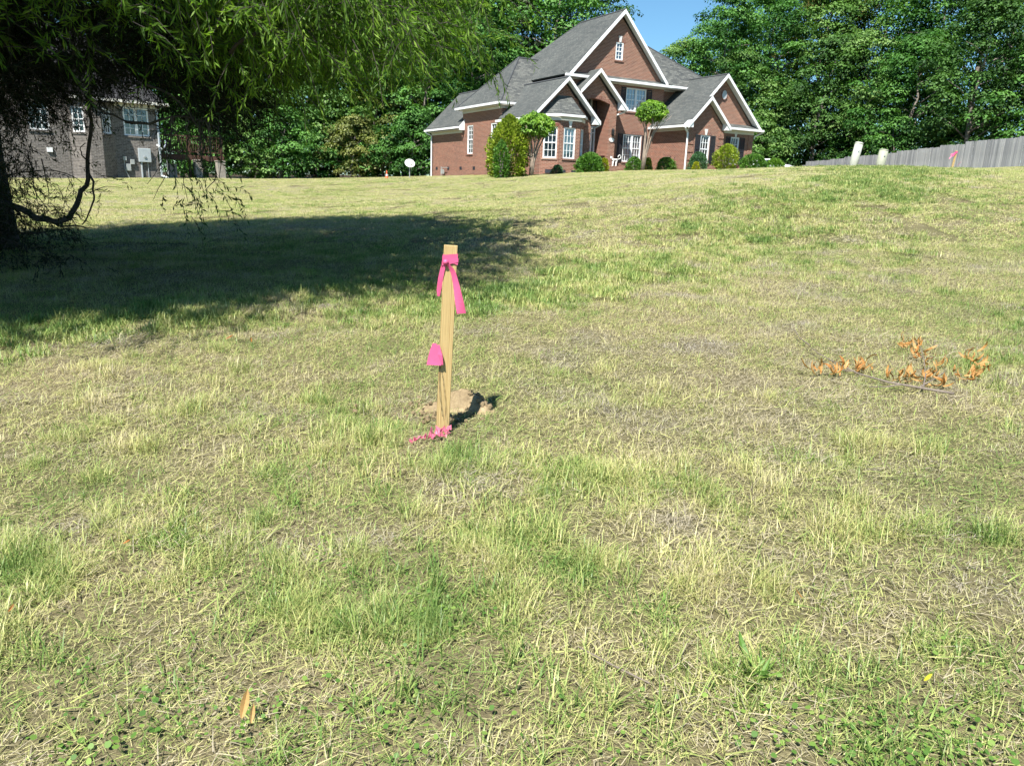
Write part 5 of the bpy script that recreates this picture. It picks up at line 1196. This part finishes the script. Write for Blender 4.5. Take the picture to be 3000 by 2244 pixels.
while len(clumps_hi) < 620:
    a = rng.uniform(0, 6.283); q = math.sqrt(rng.uniform(0, 1)) * crown_r(a); x, y = CC[0] + RX * q * math.cos(a), CC[1] + RY * q * math.sin(a)
    lo, hi = zlow(x, y) + 1.6, ztop(x, y)
    if hi < lo or (x > -3.4 and q > .62): continue
    clumps_hi.append((x, y, lo + (hi - lo) * rng.uniform(0, 1)))
for k in range(240):      # sunlit outer sprays on the side of the open lawn
    x, y = rng.uniform(-4.0, -.75), rng.uniform(5.8, 9.4)
    if math.hypot((x - CC[0]) / (RX + .45), (y - CC[1]) / (RY + .3)) > 1: continue
    clumps_lo.append((x, y, zlow(x, y) - .05 + rng.uniform(0, .9)))
for k in range(80):      # the dense shaded part over the trunk
    x, y = rng.uniform(-7.5, -3.0), rng.uniform(5.0, 10.5); clumps_lo.append((x, y, zlow(x, y) + rng.uniform(-.05, 1.3)))
for k in range(70): clumps_hi.append((rng.uniform(-3.6, -1.2), rng.uniform(8.2, 10.8), rng.uniform(3.9, 5.4)))
for k in range(300):      # unseen second lobe on the left, added to keep sun off the branches
    a = rng.uniform(0, 6.283); q = math.sqrt(rng.uniform(0, 1)); x, y = -8.6 + 3.6 * q * math.cos(a), 4.6 + 3.4 * q * math.sin(a)
    hi = 3.0 + 5.0 * math.sqrt(1 - q * q); clumps_hi.append((x, y, 2.6 + (hi - 2.6) * rng.uniform(0, 1)))
    if k % 3 == 0: clumps_lo.append((x, y, rng.uniform(2.2, 3.2)))
for k in range(270):      # unseen high branches nearer the camera, added to block sun and edge the shade
    a = rng.uniform(0, 6.283); q = math.sqrt(rng.uniform(0, 1)); clumps_hi.append((-5.4 + 1.9 * q * math.cos(a), 4.7 + 1.7 * q * math.sin(a), rng.uniform(4.3, 6.8)))
clumps_lo += [tuple(at(px_, py_, 5.6)) for px_, py_ in ((60, 30), (110, 60), (160, 95), (95, 110))]
# brush low around the trunk at the left edge
clumps_br = []
while len(clumps_br) < 420:
    y, b_ = rng.uniform(7.6, 10.8), rng.uniform(-.82, -.60); x = y * b_; zz = rng.uniform(.05, 3.0)
    if b_ > -.655 and rng.uniform() > .22 + .25 * abs(zz - 1.3): continue
    clumps_br.append((x, y, gz(x, y) + zz))
clumps_lo = [c for c in clumps_lo if not (c[0] / c[1] < -.40 and c[1] > 4.2) or rng.uniform() < .14]
def sprigs(cl, sig, nspr, nleaf, tw_len, leaf, wid, down):
    cl = np.array(cl); n = len(cl) * nspr; c = np.repeat(cl, nspr, 0) + rng.normal(size=(n, 3)) * sig
    out = c - np.array([CC[0], CC[1], 0]); out[:, 2] = 0; out /= np.linalg.norm(out, axis=1)[:, None] + .3
    d = out * .55 + rng.normal(size=(n, 3)) * .55 + np.array([0, 0, -down]); d /= np.linalg.norm(d, axis=1)[:, None]
    m = n * nleaf; ti = np.tile(np.linspace(.08, 1, nleaf), n); ii = np.repeat(np.arange(n), nleaf)
    ln = tw_len * rng.uniform(.6, 1.3, n)
    P = c[ii] + d[ii] * (ti * ln[ii])[:, None] + np.array([0, 0, -1.0]) * (ti ** 2 * ln[ii] * .25)[:, None]
    ld = d[ii] * .8 + rand_dirs(m) * .75 + np.array([0, 0, -.35]); ld /= np.linalg.norm(ld, axis=1)[:, None]
    S = frame_from(ld); L = leaf * rng.uniform(.65, 1.25, m); W = wid * rng.uniform(.8, 1.2, m)
    t = np.clip(rng.uniform(.25, .75, n)[ii] + rng.uniform(-.25, .25, m) + (ti - .5) * .25, 0, 1)
    twigs = (c, c + d * (ln * .55)[:, None] - [0, 0, .0], c + d * ln[:, None] - np.array([0, 0, .25]) * ln[:, None])
    return (P, ld, S, L, W, t), twigs
def twig_mesh(name, tws, r):
    a, b, c = tws; n = len(a); V = np.empty((n, 9, 3)); ang = np.arange(3) * 2.0944
    dd = c - a; dd /= np.linalg.norm(dd, axis=1)[:, None]; s1 = frame_from(dd); s2 = np.cross(dd, s1)
    for k in range(3):
        o = math.cos(ang[k]) * s1 + math.sin(ang[k]) * s2
        V[:, k] = a + o * r; V[:, 3 + k] = b + o * r * .7; V[:, 6 + k] = c + o * r * .25
    F = np.array([[0, 1, 4, 3], [1, 2, 5, 4], [2, 0, 3, 5], [3, 4, 7, 6], [4, 5, 8, 7], [5, 3, 6, 8]])
    return np_mesh(name, V.reshape(-1, 3), (F[None] + 9 * np.arange(n)[:, None, None]).reshape(-1, 4))
lo, tlo = sprigs(clumps_lo, np.array([.27, .27, .2]), 12, 20, .36, .085, .0125, .45)
hi, thi = sprigs(clumps_hi, np.array([.42, .42, .35]), 12, 14, .4, .17, .042, .2)
for nm, dat, tw_, mat in (('lower_leaves', lo, tlo, 'leaf_oak'), ('upper_leaves', hi, thi, 'leaf_oak')):
    P, D, S, L, W, t = dat; me = leaves_mesh(nm, P - T0, D, S, L, W, t, fold=.15); mesh_obj(nm, me, mat, oak, kind='stuff')
    me = twig_mesh(nm.replace('leaves', 'twigs'), tuple(q - T0 for q in tw_), .0035); mesh_obj(nm.replace('leaves', 'twigs'), me, 'vine_dark', oak, kind='stuff')
# a red cedar with vines beside the oak, deep shade coloured into its leaves
K0 = np.array([-7.6, 9.6, gz(-7.6, 9.6)]); cedar = thing('red_cedar', 'cedar thick with vines at the left edge under the oak, coloured near-black for shade', 'tree', tuple(K0))
kb = MB(); kb.tube([(0, 0, -.3), (.02, 0, .8), (.1, -.05, 2.4), (.2, 0, 4.6), (.25, .1, 6.6)], [.2, .16, .13, .09, .02], 9); kb.build('trunk', 'bark_dark', cedar, smooth=True)
ccl = list(clumps_br)
while len(ccl) < 420 + 1050:
    x, y, z = rng.uniform(-8.4, -2.7), rng.uniform(7.6, 10.6), 1.9 + 2.2 * rng.uniform() ** 1.2
    if x / y > -.34 - .03 * math.sin(z * 5) or x / y < -.82 or z < 1.3 + y * (.095 + .03 * math.sin(x * 3 + y)): continue
    ccl.append((x, y, z))
ck, tck = sprigs(ccl, np.array([.2, .2, .16]), 9, 15, .28, .055, .0105, .15)
P, D, S, L, W, t = ck; mesh_obj('foliage', leaves_mesh('cedar_foliage', P - K0, D, S, L, W, t), 'leaf_cedar_shaded', cedar, kind='stuff')
mesh_obj('twigs', twig_mesh('cedar_twigs', tuple(q - K0 for q in tck), .0035), 'vine_dark', cedar, kind='stuff')
ccl = np.array(ccl)
for k in range(22):
    e = ccl[rng.integers(len(ccl))] - K0; z0 = max(.3, min(6, e[2] - rng.uniform(-.3, .6))); mb = MB(); mb.tube([(.1, -.02, z0), e * [.5, .5, 1] + [0, 0, .12], e], [.035, .022, .006], 6); mb.build('branch', 'bark_dark', cedar, smooth=True)
# limbs reaching to the clumps
allc = np.array(clumps_lo + clumps_hi)
for k in range(26):
    tgt = allc[rng.integers(len(allc))]; zs = rng.uniform(1.6, 5.5); st = np.array([.05 + .09 * zs, -.1 * zs, zs]); e = tgt - T0
    m1 = st + (e - st) * .35 + np.array([rng.normal() * .25, rng.normal() * .25, .55]); m2 = st + (e - st) * .72 + np.array([rng.normal() * .25, rng.normal() * .25, .4])
    mb = MB(); mb.tube([st, m1, m2, e], [.085, .055, .032, .010], 7)
    near = allc[np.argsort(np.linalg.norm(allc - tgt, axis=1))[1:9]] - T0
    for q in near:
        f_ = rng.uniform(.3, 1); s0 = m2 + (e - m2) * f_; mb.tube([s0, (s0 + q) / 2 + rng.normal(size=3) * .08, q], [.014, .009, .004], 5)
    mb.build('limb', 'bark_dark', oak, smooth=True)
# hanging vines and dead twigs in front of the tan house
def vine(pix, deps, r0, r1, wig=.03):
    pts = []
    for (a, b), d in zip(pix, deps): pts.append(at(a, b, d) - T0)
    dense = []
    for i in range(len(pts) - 1):
        for j in range(3): t = j / 3; dense.append(pts[i] * (1 - t) + pts[i + 1] * t + rng.normal(size=3) * wig)
    dense.append(pts[-1]); sm = [dense[0]] + [(dense[i - 1] + 2 * dense[i] + dense[i + 1]) / 4 for i in range(1, len(dense) - 1)] + [dense[-1]]
    mb = MB(); mb.tube(sm, list(np.linspace(r0, r1, len(sm))), 6); return mb.build('vine', 'vine_dark', oak, smooth=True)
vine([(255, 250), (262, 330), (266, 408), (265, 497), (250, 544), (234, 579), (221, 611), (196, 639), (158, 655), (111, 630), (63, 614), (10, 595)], [8.8] * 12, .018, .04)
vine([(267, 500), (272, 560), (268, 600), (250, 640), (240, 658)], [8.8] * 5, .014, .006)
vine([(158, 655), (200, 662), (245, 660), (270, 668)], [8.8] * 4, .012, .004)
vine([(265, 480), (238, 455), (236, 440), (250, 420)], [8.8, 8.7, 8.7, 8.7], .008, .005, .015)
vine([(10, 595), (40, 690), (90, 690), (200, 670)], [9.0, 9.0, 9.1, 9.0], .02, .006)
vine([(0, 520), (60, 500), (150, 498), (240, 535)], [8.9] * 4, .01, .004)
vine([(95, 450), (90, 520), (130, 600), (170, 640)], [8.6] * 4, .008, .003)
vine([(120, 480), (140, 540), (142, 600)], [8.6] * 3, .007, .003)
vine([(265, 560), (310, 548), (358, 552)], [8.9] * 3, .005, .002, .02)
vine([(380, 370), (470, 352), (560, 340), (640, 380)], [7.6] * 4, .014, .006)
vine([(290, 322), (360, 350), (440, 360), (560, 400)], [7.6] * 4, .012, .004)
vine([(440, 250), (520, 300), (600, 400), (640, 500), (600, 560)], [7.4] * 5, .012, .003)
vine([(660, 150), (760, 80), (900, 90), (1050, 60)], [6.6] * 4, .016, .005)
for k in range(26):
    a = rng.uniform(470, 660); b = rng.uniform(330, 420); d = rng.uniform(6.8, 8.2); ln = rng.uniform(60, 190)
    vine([(a, b), (a + rng.normal() * 14, b + ln * .5), (a + rng.normal() * 22, b + ln)], [d] * 3, .006, .002, .02)
# sparse small leaves on the hanging twigs over the deck
cl = [tuple(at(rng.uniform(500, 660), rng.uniform(330, 500), rng.uniform(7.0, 8.2))) for _ in range(9)] + [tuple(at(rng.normal(600, 25), rng.uniform(500, 585), rng.uniform(7.0, 7.8))) for _ in range(6)] + [tuple(at(rng.uniform(90, 270), rng.uniform(330, 480), rng.uniform(8.2, 9))) for _ in range(4)]
hg, thg = sprigs(cl, np.array([.12, .12, .12]), 4, 9, .26, .06, .016, .5)
P, D, S, L, W, t = hg; mesh_obj('hanging_leaves', leaves_mesh('hanging_leaves', P - T0, D, S, L, W, t), 'leaf_oak_shaded', oak, kind='stuff')
mesh_obj('hanging_twigs', twig_mesh('hanging_twigs', tuple(q - T0 for q in thg), .003), 'vine_dark', oak, kind='stuff')

# ------------------------------------------------------------------ grass
def blades_mesh(name, n, rad, hmin, hmax, wmin, wmax, tint_lo, tint_hi, lean, lie=0.0, clump=0, r0=None, square=False):
    g_ = r0 or rng
    a = g_.uniform(0, 6.283, n); q = np.sqrt(g_.uniform(0, 1, n)) * rad; x, y = q * np.cos(a), q * np.sin(a)
    if square: x, y = g_.uniform(-rad / 2, rad / 2, n), g_.uniform(-rad / 2, rad / 2, n)
    if clump:
        cc = g_.uniform(-rad, rad, (clump, 2)) * .8; w = g_.integers(0, clump, n); x = cc[w, 0] + g_.normal(size=n) * rad * .13; y = cc[w, 1] + g_.normal(size=n) * rad * .13
    hd = g_.uniform(0, 6.283, n); L = g_.uniform(hmin, hmax, n); W = g_.uniform(wmin, wmax, n)
    th = np.abs(g_.normal(size=n)) * lean
    flat = g_.uniform(0, 1, n) < lie; th = np.where(flat, g_.uniform(1.15, 1.5, n), np.clip(th, 0, 1.35))
    curv = g_.uniform(.2, 1.5, n) * np.where(flat, .15, 1)
    z0 = np.where(flat, g_.uniform(.002, .02, n), -.01)
    D = np.c_[np.cos(hd), np.sin(hd)]; Sd = np.c_[-np.sin(hd), np.cos(hd)]
    V = np.empty((n, 4, 2, 3)); px_, pz_ = np.zeros(n), np.zeros(n); ang = th.copy()
    tint = np.empty((n, 4, 2)); t0 = g_.uniform(tint_lo, tint_hi, n); sh = np.empty((n, 4, 2)); s0 = g_.uniform(.25, 1, n)
    for k in range(4):
        w = W * (1, .85, .55, .06)[k] / 2
        V[:, k, 0, 0] = x + D[:, 0] * px_ - Sd[:, 0] * w; V[:, k, 0, 1] = y + D[:, 1] * px_ - Sd[:, 1] * w; V[:, k, 0, 2] = z0 + pz_
        V[:, k, 1, 0] = x + D[:, 0] * px_ + Sd[:, 0] * w; V[:, k, 1, 1] = y + D[:, 1] * px_ + Sd[:, 1] * w; V[:, k, 1, 2] = z0 + pz_ + np.where(flat, w * .5, 0)
        tint[:, k, :] = (t0 + (-.12, 0, .05, .0)[k])[:, None]; sh[:, k, :] = s0[:, None]
        px_ = px_ + np.sin(ang) * L / 3; pz_ = pz_ + np.cos(ang) * L / 3; ang = np.clip(ang + curv * .5, 0, 1.75)
    F = np.array([[0, 1, 3, 2], [2, 3, 5, 4], [4, 5, 7, 6]])
    return np_mesh(name, V.reshape(-1, 3), (F[None] + 8 * np.arange(n)[:, None, None]).reshape(-1, 4), tint=tint.ravel(), shade=sh.ravel())
def src(me, mat):
    me.materials.append(MATS[mat]); return bpy.data.objects.new(me.name, me)
def join_mesh(name, parts):
    Vs, Fs, ts, ss = [], [], [], []; b = 0
    for me in parts:
        n = len(me.vertices); v = np.empty(n * 3, np.float32); me.vertices.foreach_get('co', v); f = np.empty(len(me.loops), np.int32); me.loops.foreach_get('vertex_index', f)
        t = np.empty(n, np.float32); me.attributes['tint'].data.foreach_get('value', t); s_ = np.empty(n, np.float32); me.attributes['shade'].data.foreach_get('value', s_)
        Vs.append(v.reshape(-1, 3)); Fs.append(f.reshape(-1, 4) + b); ts.append(t); ss.append(s_); b += n
    return np_mesh(name, np.vstack(Vs), np.vstack(Fs), tint=np.concatenate(ts), shade=np.concatenate(ss))
def scatter(name, label_kind, P, rot, scl, idx, sources):
    """points carrying turf tufts as geometry-node instances"""
    me = bpy.data.meshes.new(name); me.vertices.add(len(P)); me.vertices.foreach_set('co', np.asarray(P, np.float32).ravel())
    for nm, ty, arr, key in (('rot', 'FLOAT_VECTOR', rot, 'vector'), ('scl', 'FLOAT_VECTOR', scl, 'vector'), ('pick', 'INT', idx, 'value')):
        at_ = me.attributes.new(nm, ty, 'POINT'); at_.data.foreach_set(key, np.ascontiguousarray(arr, np.float32 if ty != 'INT' else np.int32).ravel())
    o = bpy.data.objects.new(name, me); link(o); o['kind'] = 'stuff'
    ng = bpy.data.node_groups.new(name, 'GeometryNodeTree')
    ng.interface.new_socket('Geometry', in_out='INPUT', socket_type='NodeSocketGeometry'); ng.interface.new_socket('Geometry', in_out='OUTPUT', socket_type='NodeSocketGeometry')
    gi = ng.nodes.new('NodeGroupInput'); go = ng.nodes.new('NodeGroupOutput'); ip = ng.nodes.new('GeometryNodeInstanceOnPoints'); jn = ng.nodes.new('GeometryNodeJoinGeometry')
    for s_ in sources:
        oi = ng.nodes.new('GeometryNodeObjectInfo'); oi.inputs[0].default_value = s_; oi.inputs['As Instance'].default_value = True; ng.links.new(oi.outputs['Geometry'], jn.inputs[0])
    def attr(nm, ty):
        a = ng.nodes.new('GeometryNodeInputNamedAttribute'); a.data_type = ty; a.inputs['Name'].default_value = nm; return a.outputs['Attribute']
    ng.links.new(gi.outputs[0], ip.inputs['Points']); ng.links.new(jn.outputs[0], ip.inputs['Instance']); ip.inputs['Pick Instance'].default_value = True
    ng.links.new(attr('pick', 'INT'), ip.inputs['Instance Index']); ng.links.new(attr('rot', 'FLOAT_VECTOR'), ip.inputs['Rotation']); ng.links.new(attr('scl', 'FLOAT_VECTOR'), ip.inputs['Scale'])
    ng.links.new(ip.outputs[0], go.inputs[0])
    md = o.modifiers.new('turf', 'NODES'); md.node_group = ng
    return o
def tile_mesh(name, side, specs):
    """a square tile of turf: specs = (blades, hmin, hmax, wmin, wmax, tint_lo, tint_hi, lean, lie)"""
    parts = []
    for n, h0, h1, w0, w1, t0, t1, ln, lie in specs:
        me = blades_mesh('part', n, side, h0, h1, w0, w1, t0, t1, ln, lie, square=True); parts.append(me)
    return join_mesh(name, parts)
NT, FT = .4, 1.5
def near_tile(k, up, ly, wide):
    return src(tile_mesh('turf_near_%d' % k, NT, [(up, .02, .062, .0017, .0033, .15, .65, .85, 0), (ly, .012, .05, .0010, .0024, -.15, .46, .8, .85), (int(up * .12), .045, .095, .0016, .003, .1, .6, .8, 0), (wide, .05, .11, .0034, .0056, .35, .8, 1.0, .25)]), 'grass_mixed')
grassy_src = [near_tile(k, 660, 1000, 60) for k in range(6)]
thatchy_src = [near_tile(10 + k, 230, 1250, 30) for k in range(5)]
straw_src = [src(blades_mesh('turf_straw_%d' % k, 260, .22, .02, .075, .0013, .003, -.1, .25, .8, lie=.85), 'grass_straw') for k in range(5)]
clump_src = [src(join_mesh('turf_clump_%d' % k, [blades_mesh('a', 75, .12, .045, .115, .0026, .0052, .2, .75, .75, clump=5), blades_mesh('b', 40, .12, .04, .10, .002, .004, .0, .4, .7)]), 'grass_green') for k in range(7)]
tussock_src = [src(join_mesh('turf_tussock_%d' % k, [blades_mesh('a', 170, .085, .07, .15, .0022, .0044, .15, .62, .75), blades_mesh('b', 90, .10, .05, .12, .0018, .0034, -.1, .35, .95)]), 'grass_mixed') for k in range(6)]
far_src = [src(tile_mesh('turf_far_%d' % k, FT, [(4600, .025, .065, .004, .0072, .15, .62, .7, 0), (3200, .025, .075, .004, .007, -.05, .38, .7, .65)]), 'grass_mixed') for k in range(5)]
farclump_src = [src(blades_mesh('turf_farclump_%d' % k, 260, .4, .05, .12, .006, .011, .25, .75, .45, clump=9), 'grass_green') for k in range(5)]

Hinv = (float(HO[0]), float(HO[1]))
def inside_house(x, y):
    dx, dy = x - HO[0], y - HO[1]; u = dx * U3[0] + dy * U3[1]; v = dx * V3[0] + dy * V3[1]
    main = (u > -.1) & (u < 15.3) & (v > .9) & (v < 15); wing = (u > -.1) & (u < 6) & (v > -.9) & (v < 15); gar = (u > 9.4) & (u < 15.3) & (v > -2.5) & (v < 15)
    dx, dy = x - LO[0], y - LO[1]; c, s_ = math.cos(math.pi / 2 - LA), math.sin(math.pi / 2 - LA); lx = dx * c + dy * s_; ly = -dx * s_ + dy * c
    left = (lx > -10) & (lx < 0) & (ly > 0) & (ly < 9)
    return main | wing | gar | left
def sample(n, y0, y1, margin, power):
    """random lawn points in the wedge in view (and a margin beside it), denser near the camera"""
    q = rng.uniform(0, 1, n)
    y = (y0 ** power + q * (y1 ** power - y0 ** power)) ** (1 / power); half = .74 * y + margin
    x = rng.uniform(-1, 1, n) * half
    return x, y
def place(name, x, y, sources, s0, s1, zs=1.0):
    ok = ~inside_house(x, y); x, y = x[ok], y[ok]; n = len(x); z = ground_z(x, y)
    e = .15; gxn = (ground_z(x + e, y) - ground_z(x - e, y)) / (2 * e); gyn = (ground_z(x, y + e) - ground_z(x, y - e)) / (2 * e)
    rot = np.c_[np.arctan(gyn), -np.arctan(gxn), rng.uniform(0, 6.283, n)]
    s_ = rng.uniform(s0, s1, n); scl = np.c_[s_, s_, s_ * rng.uniform(.75, 1.2, n) * zs]
    return scatter(name, '', np.c_[x, y, z], rot, scl, rng.integers(0, len(sources), n), sources)
def wave(x, y): return np.sin(x * .9 + 1.3 * np.sin(y * .5)) * np.sin(y * .8 + 1.1 * np.sin(x * .7)) + .5 * np.sin(x * 2.3 + y * 1.1) * np.sin(y * 1.9 - x * .8)
def keep_off(x, y):
    return (np.hypot((x - mc[0] - .02) / .24, (y - mc[1]) / .17) > 1) & (np.hypot(x - sb_[0], y - sb_[1] + .12) > .22)
def tiles(side, y0, y1, margin, hole=None):
    ys = np.arange(y0, y1, side); xs = np.arange(-.74 * y1 - margin - side, .74 * y1 + margin + side, side)
    TX, TY = np.meshgrid(xs, ys); TX, TY = TX.ravel(), TY.ravel(); k = np.abs(TX) < .74 * TY + margin; return TX[k], TY[k]
def place_tiles(name, x, y, sources):
    ok = ~inside_house(x, y); x, y = x[ok], y[ok]; n = len(x); z = ground_z(x, y)
    e = .3; gxn = (ground_z(x + e, y) - ground_z(x - e, y)) / (2 * e); gyn = (ground_z(x, y + e) - ground_z(x, y - e)) / (2 * e)
    # turn each tile by quarter turns about the slope normal
    rots = []
    from mathutils import Euler
    for a, b in zip(gyn, gxn):
        nrm_ = Vector((-b, -a, 1)).normalized(); q = Vector((0, 0, 1)).rotation_difference(nrm_) @ Euler((0, 0, math.pi / 2 * int(rng.integers(4)))).to_quaternion(); rots.append(tuple(q.to_euler()))
    return scatter(name, '', np.c_[x, y, z], np.array(rots), np.c_[np.ones(n) * 1.04, np.ones(n) * 1.04, rng.uniform(.92, 1.08, n)], rng.integers(0, len(sources), n), sources)
x, y = tiles(NT, .5, 9.9, 2.2)
dryness = np.sin(x * 1.7 + 1.1 * np.sin(y * 1.3)) * np.sin(y * 1.5 + .8 * np.sin(x * 1.9)) + rng.normal(size=len(x)) * .35 + np.clip((2.6 - y) * .55, -.25, .6)
k_ = dryness > .35
place_tiles('lawn_grass', x[~k_], y[~k_], grassy_src); place_tiles('dead_lawn_grass', x[k_], y[k_], thatchy_src)
x, y = sample(160, .75, 9, 1.2, 1.6); m = keep_off(x, y); place('dry_thatch', x[m], y[m], straw_src, .8, 1.3)
x, y = tiles(FT, 10.2, 64, 3); place_tiles('far_lawn_grass', x, y, far_src)
# greener tufts: scattered, and along the damp strip that runs up to the pedestals
x, y = sample(1500, .8, 9, 1.0, 1.7); w = wave(x, y); keep = (w > .25) & keep_off(x, y); x, y = x[keep], y[keep]
gpx = []
for (cx, cy, sx, sy, n) in [(.36, 2.97, .22, .14, 26), (.75, 1.72, .16, .10, 16), (-1.45, 2.35, .2, .25, 20), (-.35, 1.95, .25, .1, 14), (.1, 2.35, .2, .1, 10), (1.2, 3.1, .3, .2, 10), (-.62, 3.3, .2, .3, 10), (-.2, 3.2, .1, .1, 5)]:
    gpx.append(np.c_[rng.normal(cx, sx, n), rng.normal(cy, sy, n)])
gpx = np.vstack(gpx); x = np.r_[x, gpx[:, 0]]; y = np.r_[y, gpx[:, 1]]; m = keep_off(x, y); place('grass_tufts', x[m], y[m], clump_src, .7, 1.15)
tq = [np.c_[rng.normal(cx, sx, n), rng.normal(cy, sy, n)] for (cx, cy, sx, sy, n) in [(-.45, 1.95, .16, .09, 13), (-.75, 2.3, .2, .12, 9), (.1, 2.3, .18, .12, 8), (.35, 2.95, .25, .12, 12), (-1.5, 2.3, .2, .25, 14), (-1.9, 3.4, .3, .3, 10), (1.3, 2.7, .3, .2, 8), (.8, 2.2, .2, .1, 6), (-.9, 3.6, .4, .3, 8), (1.9, 3.6, .4, .3, 8), (.7, 4.2, .5, .3, 8), (-2.4, 4.4, .5, .3, 9)]]
tq = np.vstack(tq); m = keep_off(tq[:, 0], tq[:, 1]); place('grass_tussocks', tq[m, 0], tq[m, 1], tussock_src, .6, 1.05)
strip = []
for (x0, y0, x1, y1, wd, n) in [(.3, 7.2, 1.6, 8.8, .35, 90), (1.6, 8.8, 5.2, 13.4, .7, 150), (5.2, 13.4, 9.1, 18.6, .8, 330), (9.1, 18.6, 12.0, 25.5, .8, 330), (2.2, 10.8, 6.5, 13.0, 1.0, 120), (-1.0, 6.3, .5, 7.6, .3, 50), (-4, 5.2, -1.5, 7.2, .4, 90)]:
    t = rng.uniform(0, 1, n); strip.append(np.c_[x0 + (x1 - x0) * t + rng.normal(size=n) * wd, y0 + (y1 - y0) * t + rng.normal(size=n) * wd])
strip = np.vstack(strip); xs, ys = sample(1800, 8, 60, 1, 1.4); k_ = wave(xs * .35, ys * .35) > .5; x = np.r_[strip[:, 0], xs[k_]]; y = np.r_[strip[:, 1], ys[k_]]
place('far_grass_tufts', x, y, farclump_src, .55, 1.0)
# clover and broad-leaved weeds in the foreground
def weed_mesh(name, n, rad, size):
    a = rng.uniform(0, 6.283, n); q = np.sqrt(rng.uniform(0, 1, n)) * rad; c = np.c_[q * np.cos(a), q * np.sin(a), rng.uniform(.008, .035, n)]
    V, F, T = [], [], []; b = 0
    for i in range(n):
        s_ = size * rng.uniform(.6, 1.3); nz = np.array([rng.normal() * .35, rng.normal() * .35, 1]); nz /= np.linalg.norm(nz); e1 = np.cross(nz, [math.cos(a[i] * 5), math.sin(a[i] * 5), 0]); e1 /= np.linalg.norm(e1); e2 = np.cross(nz, e1); t = rng.uniform(.2, .9)
        ring = [c[i] + (e1 * math.cos(w) + e2 * math.sin(w) * .85) * s_ * (1 - .25 * (k == 0)) + nz * s_ * .15 for k, w in enumerate(np.linspace(0, 5.5, 8))]
        V += ring; F += [(b, b + 1, b + 2, b + 3), (b, b + 3, b + 4, b + 5), (b, b + 5, b + 6, b + 7)]; T += [t] * 8; b += 8
    return np_mesh(name, np.array(V), np.array(F), tint=np.array(T))
weed_src = [src(weed_mesh('weed_%d' % k, 22, .14, .0068), 'leaf_clover') for k in range(5)]
wx = []
for (cx, cy, sx, sy, n) in [(1.0, 1.5, .25, .12, 26), (.75, 1.45, .2, .08, 10), (-.55, 1.6, .4, .12, 8), (-.2, 1.9, .25, .1, 5), (-.95, 1.5, .2, .1, 6), (.2, 1.5, .3, .1, 8), (-.3, 2.2, .3, .2, 6)]:
    wx.append(np.c_[rng.normal(cx, sx, n), rng.normal(cy, sy, n)])
wx = np.vstack(wx); place('clover_weeds', wx[:, 0], wx[:, 1], weed_src, .7, 1.2)
